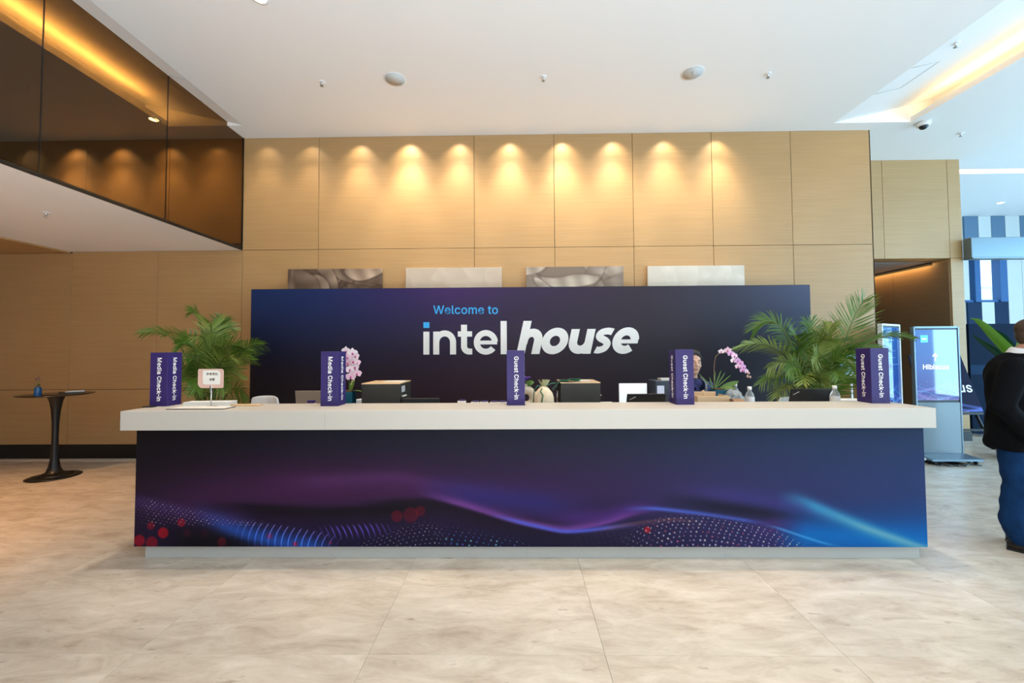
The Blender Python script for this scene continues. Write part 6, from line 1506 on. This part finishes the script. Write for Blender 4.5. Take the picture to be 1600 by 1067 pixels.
# navy panel behind the easel
PY = 7.35
pa, pb = ony(1513, 506, PY), ony(1591, 506, PY)
t = thing('navy_screen', 'tall dark blue freestanding panel behind the strap-leaved plant', 'panel', ((pa.x + pb.x) / 2, PY, 0))
w_ = pb.x - pa.x
obj('board', MB().box(-w_ / 2, w_ / 2, 0, .05, .02, pa.z, .003), mat('deep blue panel', srgb(15, 30, 50), .75, spec=.1), t)
obj('foot', MB().box(-w_ / 2, -w_ / 2 + .06, -.15, .2, 0, .03).box(w_ / 2 - .06, w_ / 2, -.15, .2, 0, .03), M['steel'], t)
obj('band', MB().box(-w_ / 2 + .001, w_ / 2 - .001, -.004, 0, ony(1550, 585, PY).z, ony(1550, 570, PY).z), mat('mid blue band', srgb(28, 50, 76), .75, spec=.1), t)
# strap-leaved plant
SPY = 5.80
c = ony(1580, 600, SPY)
t = thing('strap_plant', 'potted plant with long glossy strap leaves between the easel and the man', 'plant', (c.x, SPY, 0))
obj('pot', MB().lathe([(0, 0), (.16, 0), (.2, .5), (.18, .5), (0, .46)], 24), M['black'], t)


def strap_leaf(pts_px, W_, m_):
    P = [ony(u, v, SPY + dy) - Vector((c.x, SPY, 0)) for (u, v, dy) in pts_px]
    rows = []; n = len(P)
    for i in range(n):
        tg = (P[min(i + 1, n - 1)] - P[max(i - 1, 0)]).normalized(); s = tg.cross(Vector((0.75, 0.55, .45))).normalized()
        hw = W_ * .5 * (0.35, .75, 1, 1, .9, .7, .4, .06)[int(i * 7 / (n - 1))]
        fold = Vector((0, 0, .25 * hw))
        rows.append([P[i] - s * hw + fold, P[i], P[i] + s * hw + fold])
    obj('leaf', MB().grid(rows), m_, t)


M['straplight'] = mat('light strap leaf', (0.10, 0.24, 0.01, 1), .3)
M['strapdark'] = mat('dark glossy strap leaf', (0.008, 0.04, 0.02, 1), .12)
base_ = [(1582, 640, 0), (1584, 600, 0)]
strap_leaf(base_ + [(1586, 562, -.05), (1572, 545, -.1), (1555, 528, -.15), (1540, 512, -.2), (1526, 500, -.22), (1516, 497, -.24)], .13, M['straplight'])
strap_leaf(base_ + [(1584, 578, .0), (1575, 565, 0), (1560, 553, 0), (1545, 542, 0), (1530, 532, 0), (1519, 522, 0)], .12, M['strapdark'])
strap_leaf(base_ + [(1590, 570, .1), (1584, 555, .1), (1574, 538, .1), (1565, 526, .1), (1556, 518, .1), (1547, 513, .1)], .12, M['strapdark'])
strap_leaf(base_ + [(1580, 590, -.1), (1568, 584, -.1), (1556, 580, -.1), (1546, 579, -.1), (1538, 580, -.1), (1534, 583, -.1)], .1, M['strapdark'])
strap_leaf(base_ + [(1592, 560, .2), (1600, 530, .2), (1610, 515, .2), (1622, 505, .2), (1634, 505, .2), (1645, 512, .2)], .11, M['straplight'])
# ================================================================== people
def blob(name, pieces, voxel, material, parent, smooth=6, wrinkle=None):
    """one continuous surface: the union of closed tapered pieces, remeshed"""
    mb = MB()
    for p in pieces:
        if p[0] == 'cap':                       # tapered limb through points
            pts, rs = p[1], p[2]
            mb.tube(pts, rs, 14)
            for q, r in zip(pts, rs):
                mb.ell(q, (r, r, r), n=14, m=8)
        elif p[0] == 'ell':
            mb.ell(p[1], p[2], p[3] if len(p) > 3 else None, 20, 14)
        elif p[0] == 'loft':                    # rings (cx, cy, z, rx, ry)
            mb.loft([[(cx + rx * math.cos(2 * PI * k / 24), cy + ry * math.sin(2 * PI * k / 24), z) for k in range(24)] for cx, cy, z, rx, ry in p[1]])
    me = mb.mesh(name)
    o = bpy.data.objects.new(name, me); COL.objects.link(o)
    m = o.modifiers.new('r', 'REMESH'); m.mode = 'VOXEL'; m.voxel_size = voxel; m.use_smooth_shade = True
    s = o.modifiers.new('s', 'SMOOTH'); s.factor = 0.5; s.iterations = smooth
    dg = bpy.context.evaluated_depsgraph_get(); dg.update()
    me2 = bpy.data.meshes.new_from_object(o.evaluated_get(dg))
    bpy.data.objects.remove(o); bpy.data.meshes.remove(me); me2.name = name
    if wrinkle:
        co = np.empty(len(me2.vertices) * 3, np.float32); no = np.empty_like(co)
        me2.vertices.foreach_get('co', co); me2.vertices.foreach_get('normal', no)
        co = co.reshape(-1, 3); no = no.reshape(-1, 3)
        amp, fz, fy_ = wrinkle
        f = np.sin(co[:, 2] * fz + 5 * np.sin(co[:, 0] * 9) + 3 * np.sin(co[:, 1] * fy_)) * np.sin(co[:, 2] * fz * .37 + co[:, 1] * 13 + 1)
        co += no * (f * amp)[:, None]
        me2.vertices.foreach_set('co', co.ravel()); me2.update()
    me2.materials.clear()
    for p in me2.polygons:
        p.use_smooth = True
    return obj(name, me2, material, parent)


def hand(wrist, d, palm_n, side, k=1.0):
    """relaxed hand: palm and five separate curled fingers; d along the hand, palm_n palm normal, side towards the thumb"""
    w, d, n, s = Vector(wrist), Vector(d).normalized(), Vector(palm_n).normalized(), Vector(side).normalized()
    P = [('cap', [w, w + d * .03 * k, w + d * .08 * k], [.024 * k, .027 * k, .03 * k])]
    for i, (o, L_) in enumerate(((.027, .068), (.009, .076), (-.009, .070), (-.026, .055))):
        b = w + d * .082 * k + s * o * k
        P.append(('cap', [w + d * .04 * k + s * o * .6 * k, b, b + d * L_ * .48 * k + n * .010 * k, b + d * L_ * .78 * k + n * .030 * k, b + d * L_ * .92 * k + n * .048 * k], [.011 * k, .0095 * k, .0085 * k, .008 * k, .007 * k]))
    P.append(('cap', [w + d * .02 * k + s * .018 * k, w + d * .05 * k + s * .042 * k + n * .012 * k, w + d * .082 * k + s * .048 * k + n * .024 * k], [.013 * k, .011 * k, .0085 * k]))
    return P


def head_pieces(c, k=1.0):
    """head centred at c, facing -Y"""
    c = Vector(c)

    def q(x, y, z): return c + Vector((x, y, z)) * k
    P = [('ell', q(0, .012, .03), (.075 * k, .094 * k, .088 * k)), ('ell', q(0, -.018, -.035), (.060 * k, .072 * k, .078 * k)), ('ell', q(0, -.045, -.092), (.033 * k, .034 * k, .024 * k)),
         ('ell', q(0, -.075, .022), (.052 * k, .02 * k, .012 * k)),
         ('cap', [q(0, -.088, .012), q(0, -.104, -.022)], [.009 * k, .014 * k]), ('ell', q(.012, -.093, -.026), (.008 * k, .008 * k, .007 * k)), ('ell', q(-.012, -.093, -.026), (.008 * k, .008 * k, .007 * k)),
         ('ell', q(.037, -.066, -.028), (.02 * k, .02 * k, .018 * k)), ('ell', q(-.037, -.066, -.028), (.02 * k, .02 * k, .018 * k)),
         ('ell', q(.077, .008, -.005), (.008 * k, .018 * k, .03 * k)), ('ell', q(-.077, .008, -.005), (.008 * k, .018 * k, .03 * k)),
         ('ell', q(0, -.085, -.056), (.025 * k, .012 * k, .010 * k))]
    return P


M['eyewhite'] = mat('eye white', (.75, .73, .7, 1), .3)
M['iris'] = mat('dark iris', (.02, .012, .008, 1), .2)
M['lips'] = mat('lips', (.42, .16, .13, 1), .5)


def face_parts(c, k, par, hairm, look=0.0):
    c = Vector(c)
    for s in (-1, 1):
        e = obj('eye', MB().ell(c + Vector((s * .031, -.0630, .002)) * k, (.0125 * k, .010 * k, .0068 * k), n=12, m=8), M['eyewhite'], par)
        obj('iris', MB().ell(c + Vector((s * .031, -.0722, .001)) * k, (.0055 * k, .0022 * k, .0055 * k), n=10, m=6), M['iris'], e)
        obj('eyebrow', MB().tube([c + Vector((s * .014, -.090, .024)) * k, c + Vector((s * .034, -.089, .029)) * k, c + Vector((s * .052, -.076, .024)) * k], [.003 * k, .004 * k, .002 * k], 6), hairm, par)
    obj('mouth', MB().tube([c + Vector((-.022, -.0865, -.058)) * k, c + Vector((0, -.0965, -.0565)) * k, c + Vector((.022, -.0865, -.058)) * k], [.0025 * k, .005 * k, .0025 * k], 8), M['lips'], par)


M['skinw'] = mat('skin', (0.62, 0.36, 0.25, 1), .5, noise_amt=.06, nscale=40)
M['skinm'] = mat('ruddy skin', (0.50, 0.25, 0.17, 1), .5, noise_amt=.08, nscale=40)
M['hairdark'] = mat('dark hair', (0.022, 0.018, 0.016, 1), .4, noise_amt=.4, nscale=60)
M['hairbrown'] = mat('brown hair', (0.055, 0.032, 0.018, 1), .5, noise_amt=.4, nscale=60)
M['polo'] = mat('navy polo cloth', (0.022, 0.026, 0.11, 1), .8, noise_amt=.1, nscale=60)
M['blazer'] = mat('black wool', (0.0035, 0.0038, 0.005, 1), .9, spec=.12, noise_amt=.2, nscale=120)
M['denim'] = mat('blue denim', (0.006, 0.032, 0.105, 1), .9, spec=.15, noise_amt=.5, nscale=14)
M['leather'] = mat('dark brown leather', (0.016, 0.009, 0.008, 1), .25)
M['shirt'] = mat('white shirt', (.8, .8, .8, 1), .7)

# ---- staff member behind the counter
WYY = 4.12
hc = ony(1082.5, 570, WYY)
s_ = 0.93
wm = thing('person', 'staff member in a navy polo with white lanyard, half hidden by a Guest box sign', 'person', (hc.x, WYY, 0), 0)
HZ = hc.z + .02
nz = HZ - .15
body = head_pieces((0, 0, HZ), 1.0)
body += [('cap', [(0, .012, HZ - .06), (0, .022, nz - .03)], [.047, .05]),
         ('loft', [(0, .02, .86 * s_, .16, .11), (0, .02, nz - .42, .13, .10), (0, .02, nz - .25, .15, .11), (0, .02, nz - .12, .17, .10), (0, .02, nz - .06, .14, .08), (0, .02, nz - .01, .06, .055)]),
         ('cap', [(.165, .02, nz - .10), (.21, .03, nz - .33), (.16, -.16, nz - .42)], [.05, .04, .026]), ('cap', [(-.165, .02, nz - .10), (-.21, .03, nz - .33), (-.16, -.16, nz - .42)], [.05, .04, .026]),
         ('cap', [(.08, .02, .80), (.085, .01, .44), (.085, .03, .07)], [.085, .058, .038]), ('cap', [(-.08, .02, .80), (-.085, .01, .44), (-.085, .03, .07)], [.085, .058, .038]),
         ('cap', [(.085, .03, .04), (.085, -.12, .03)], [.035, .028]), ('cap', [(-.085, .03, .04), (-.085, -.12, .03)], [.035, .028])]
body += hand((.16, -.16, nz - .42), (-.25, -1, -.1), (0, -.2, -1), (-1, 0, 0), .95) + hand((-.16, -.16, nz - .42), (.25, -1, -.1), (0, -.2, -1), (1, 0, 0), .95)
bo = blob('body', body, .007, M['skinw'], wm, 5)
face_parts((0, 0, HZ), 1.0, bo, M['hairdark'])
blob('hair', [('ell', (0, .035, HZ + .045), (.085, .088, .085)), ('ell', (0, .05, HZ - .01), (.082, .066, .075)), ('ell', (0, .10, HZ - .03), (.045, .05, .05)), ('cap', [(.03, -.062, HZ + .085), (.076, -.02, HZ + .045), (.08, .02, HZ + .02)], [.018, .014, .012]), ('cap', [(-.03, -.062, HZ + .085), (-.076, -.02, HZ + .045), (-.08, .02, HZ + .02)], [.018, .014, .012]), ('ell', (0, -.03, HZ + .1), (.06, .05, .03))], .007, M['hairdark'], bo, 4)
blob('polo_shirt', [('loft', [(0, .02, .80 * s_, .18, .13), (0, .02, nz - .42, .152, .12), (0, .02, nz - .25, .175, .13), (0, .02, nz - .12, .195, .118), (0, .02, nz - .055, .165, .095), (0, .025, nz - .012, .085, .075)]),
                    ('cap', [(.165, .02, nz - .10), (.21, .03, nz - .30)], [.066, .064]), ('cap', [(-.165, .02, nz - .10), (-.21, .03, nz - .30)], [.066, .064])], .009, M['polo'], wm, 5, (.004, 40, 9))
cl = MB()
for s in (-1, 1):
    cl.loft([[(s * .012, -.108, nz - .10), (s * .045, -.112, nz - .115)], [(s * .075, -.066, nz - .025), (s * .105, -.070, nz - .058)], [(s * .075, .04, nz + .0), (s * .09, .05, nz - .02)], [(0, .09, nz + .01), (0, .10, nz - .02)]], cap=False, closed=False)
bmesh.ops.solidify(cl.bm, geom=cl.bm.faces[:], thickness=.006)
obj('collar', cl, M['polo'], wm)
obj('inner_collar', MB().lathe([(.056, nz - .035), (.062, nz - .02), (.056, nz + .0)], 24, (0, .022, 0), cap=False), M['blackmatt'], wm)
for s in (-1, 1):
    P = [Vector((s * .078, .01, nz + .012)), Vector((s * .088, -.092, nz - .045)), Vector((s * .066, -.140, nz - .15)), Vector((s * .032, -.150, nz - .25)), Vector((s * .004, -.145, nz - .34))]
    g = MB().grid([[p + Vector((-.011, 0, 0)), p + Vector((.011, 0, -.004))] for p in P]); bmesh.ops.solidify(g.bm, geom=g.bm.faces[:], thickness=.003)
    obj('lanyard', g, M['shirt'], wm)
obj('chest_print', MB().box(.09, .125, -.103, -.098, nz - .19, nz - .175), M['letter'], wm)
blob('trousers', [('loft', [(0, .02, .72, .165, .12), (0, .02, .82, .16, .115)]), ('cap', [(.082, .02, .76), (.086, .01, .44), (.086, .03, .10)], [.096, .07, .06]), ('cap', [(-.082, .02, .76), (-.086, .01, .44), (-.086, .03, .10)], [.096, .07, .06])], .012, M['blackmatt'], wm, 4)
blob('shoe', [('cap', [(.085, .045, .036), (.085, -.06, .034), (.085, -.14, .03)], [.04, .042, .032])], .008, M['leather'], wm, 3)
blob('shoe', [('cap', [(-.085, .045, .036), (-.085, -.06, .034), (-.085, -.14, .03)], [.04, .042, .032])], .008, M['leather'], wm, 3)

# ---- man in a blazer at the right edge, turned away
fp_ = onz(1562, 856, 0)
ANG = R(42)
man = thing('person', 'man in a black blazer, blue jeans and dark leather shoes at the picture\'s edge', 'person', (fp_.x + .20, fp_.y - .02, 0), ANG)
mh = (0, -.105, 1.625)
mb_ = head_pieces(mh, 1.03)
mb_ += [('cap', [(0, -.07, 1.56), (0, .02, 1.46)], [.056, .064]),
        ('loft', [(0, .02, .90, .165, .125), (0, .02, 1.05, .155, .115), (0, .02, 1.25, .18, .125), (0, .03, 1.38, .19, .11), (0, .03, 1.45, .14, .085), (0, .03, 1.49, .06, .06)]),
        ('cap', [(.19, .035, 1.38), (.235, .07, 1.10), (.225, -.05, .86)], [.058, .046, .030]), ('cap', [(-.19, .035, 1.38), (-.235, .09, 1.10), (-.225, -.03, .85)], [.058, .046, .030]),
        ('cap', [(.095, .03, .88), (.10, .0, .48), (.102, .04, .09)], [.090, .060, .042]), ('cap', [(-.095, .04, .88), (-.10, .035, .48), (-.102, .045, .09)], [.090, .060, .042]),
        ('cap', [(.10, .03, .05), (.10, -.15, .035)], [.04, .03]), ('cap', [(-.10, .03, .05), (-.10, -.15, .035)], [.04, .03])]
mb_ += hand((.225, -.05, .86), (0, -.35, -1), (-1, 0, 0), (0, -1, .2)) + hand((-.225, -.03, .85), (.05, -.45, -1), (1, 0, 0), (0, -1, .2))
bo = blob('body', mb_, .007, M['skinm'], man, 5)
face_parts(mh, 1.03, bo, M['hairbrown'])
blob('hair', [('ell', (0, -.06, 1.68), (.083, .092, .082)), ('ell', (0, -.03, 1.625), (.078, .058, .075)), ('ell', (0, -.13, 1.715), (.06, .05, .03))], .008, M['hairbrown'], bo, 4)
bl = [('loft', [(0, .035, .76, .225, .175), (0, .035, .90, .215, .165), (0, .03, 1.06, .205, .158), (0, .03, 1.22, .222, .165), (0, .04, 1.34, .232, .155), (0, .04, 1.42, .20, .125), (0, .03, 1.47, .12, .095), (0, .01, 1.495, .08, .08)]),
      ('cap', [(.19, .035, 1.385), (.245, .08, 1.10), (.228, -.045, .90)], [.08, .072, .056]), ('cap', [(-.19, .04, 1.385), (-.25, .105, 1.10), (-.228, -.02, .89)], [.08, .074, .056]),
      ('ell', (0, .155, .80), (.15, .06, .07))]
blob('blazer', bl, .011, M['blazer'], man, 6, (.005, 22, 11))
col = MB().loft([[(r_ * math.cos(2 * PI * k / 28), dy + r_ * math.sin(2 * PI * k / 28), z + .25 * r_ * math.sin(2 * PI * k / 28)) for k in range(28)] for r_, dy, z in ((.070, .01, 1.475), (.074, -.02, 1.515), (.069, -.025, 1.525), (.062, -.015, 1.50))], cap=False)
obj('shirt_collar', col, M['shirt'], man)
lap = MB()
for s in (-1, 1):
    lap.grid([[(s * .075, -.05, 1.49), (s * .10, -.03, 1.47)], [(s * .06, -.118, 1.38), (s * .12, -.112, 1.36)], [(s * .02, -.142, 1.2), (s * .05, -.14, 1.18)]])
bmesh.ops.solidify(lap.bm, geom=lap.bm.faces[:], thickness=.006)
obj('lapel', lap, M['blazer'], man)
jn = [('loft', [(0, .03, .82, .165, .125), (0, .03, .94, .16, .12)]), ('cap', [(.095, .03, .86), (.10, .0, .50), (.102, .045, .22), (.102, .035, .11)], [.105, .088, .082, .078]), ('cap', [(-.095, .05, .86), (-.10, .035, .50), (-.102, .07, .22), (-.102, .035, .11)], [.105, .092, .084, .078])]
blob('jeans', jn, .010, M['denim'], man, 3, (.0045, 42, 15))
for s in (-1, 1):
    sh_o = blob('shoe', [('cap', [(s * .102, .075, .042), (s * .102, .0, .05), (s * .105, -.09, .042), (s * .108, -.19, .030)], [.042, .05, .044, .030])], .007, M['leather'], man, 3)
    obj('sole', MB().prism([(s * .102 + x, y) for x, y in ((-.036, .115), (.036, .115), (.04, .03), (.044, -.1), (.03, -.2), (0, -.225), (-.03, -.2), (-.042, -.1), (-.038, .03))], .018), M['black'], sh_o)

for o in list(SC.objects):
    if o.type == 'MESH' and o.data.materials and len(o.data.materials) == 0:
        print('no material', o.name)
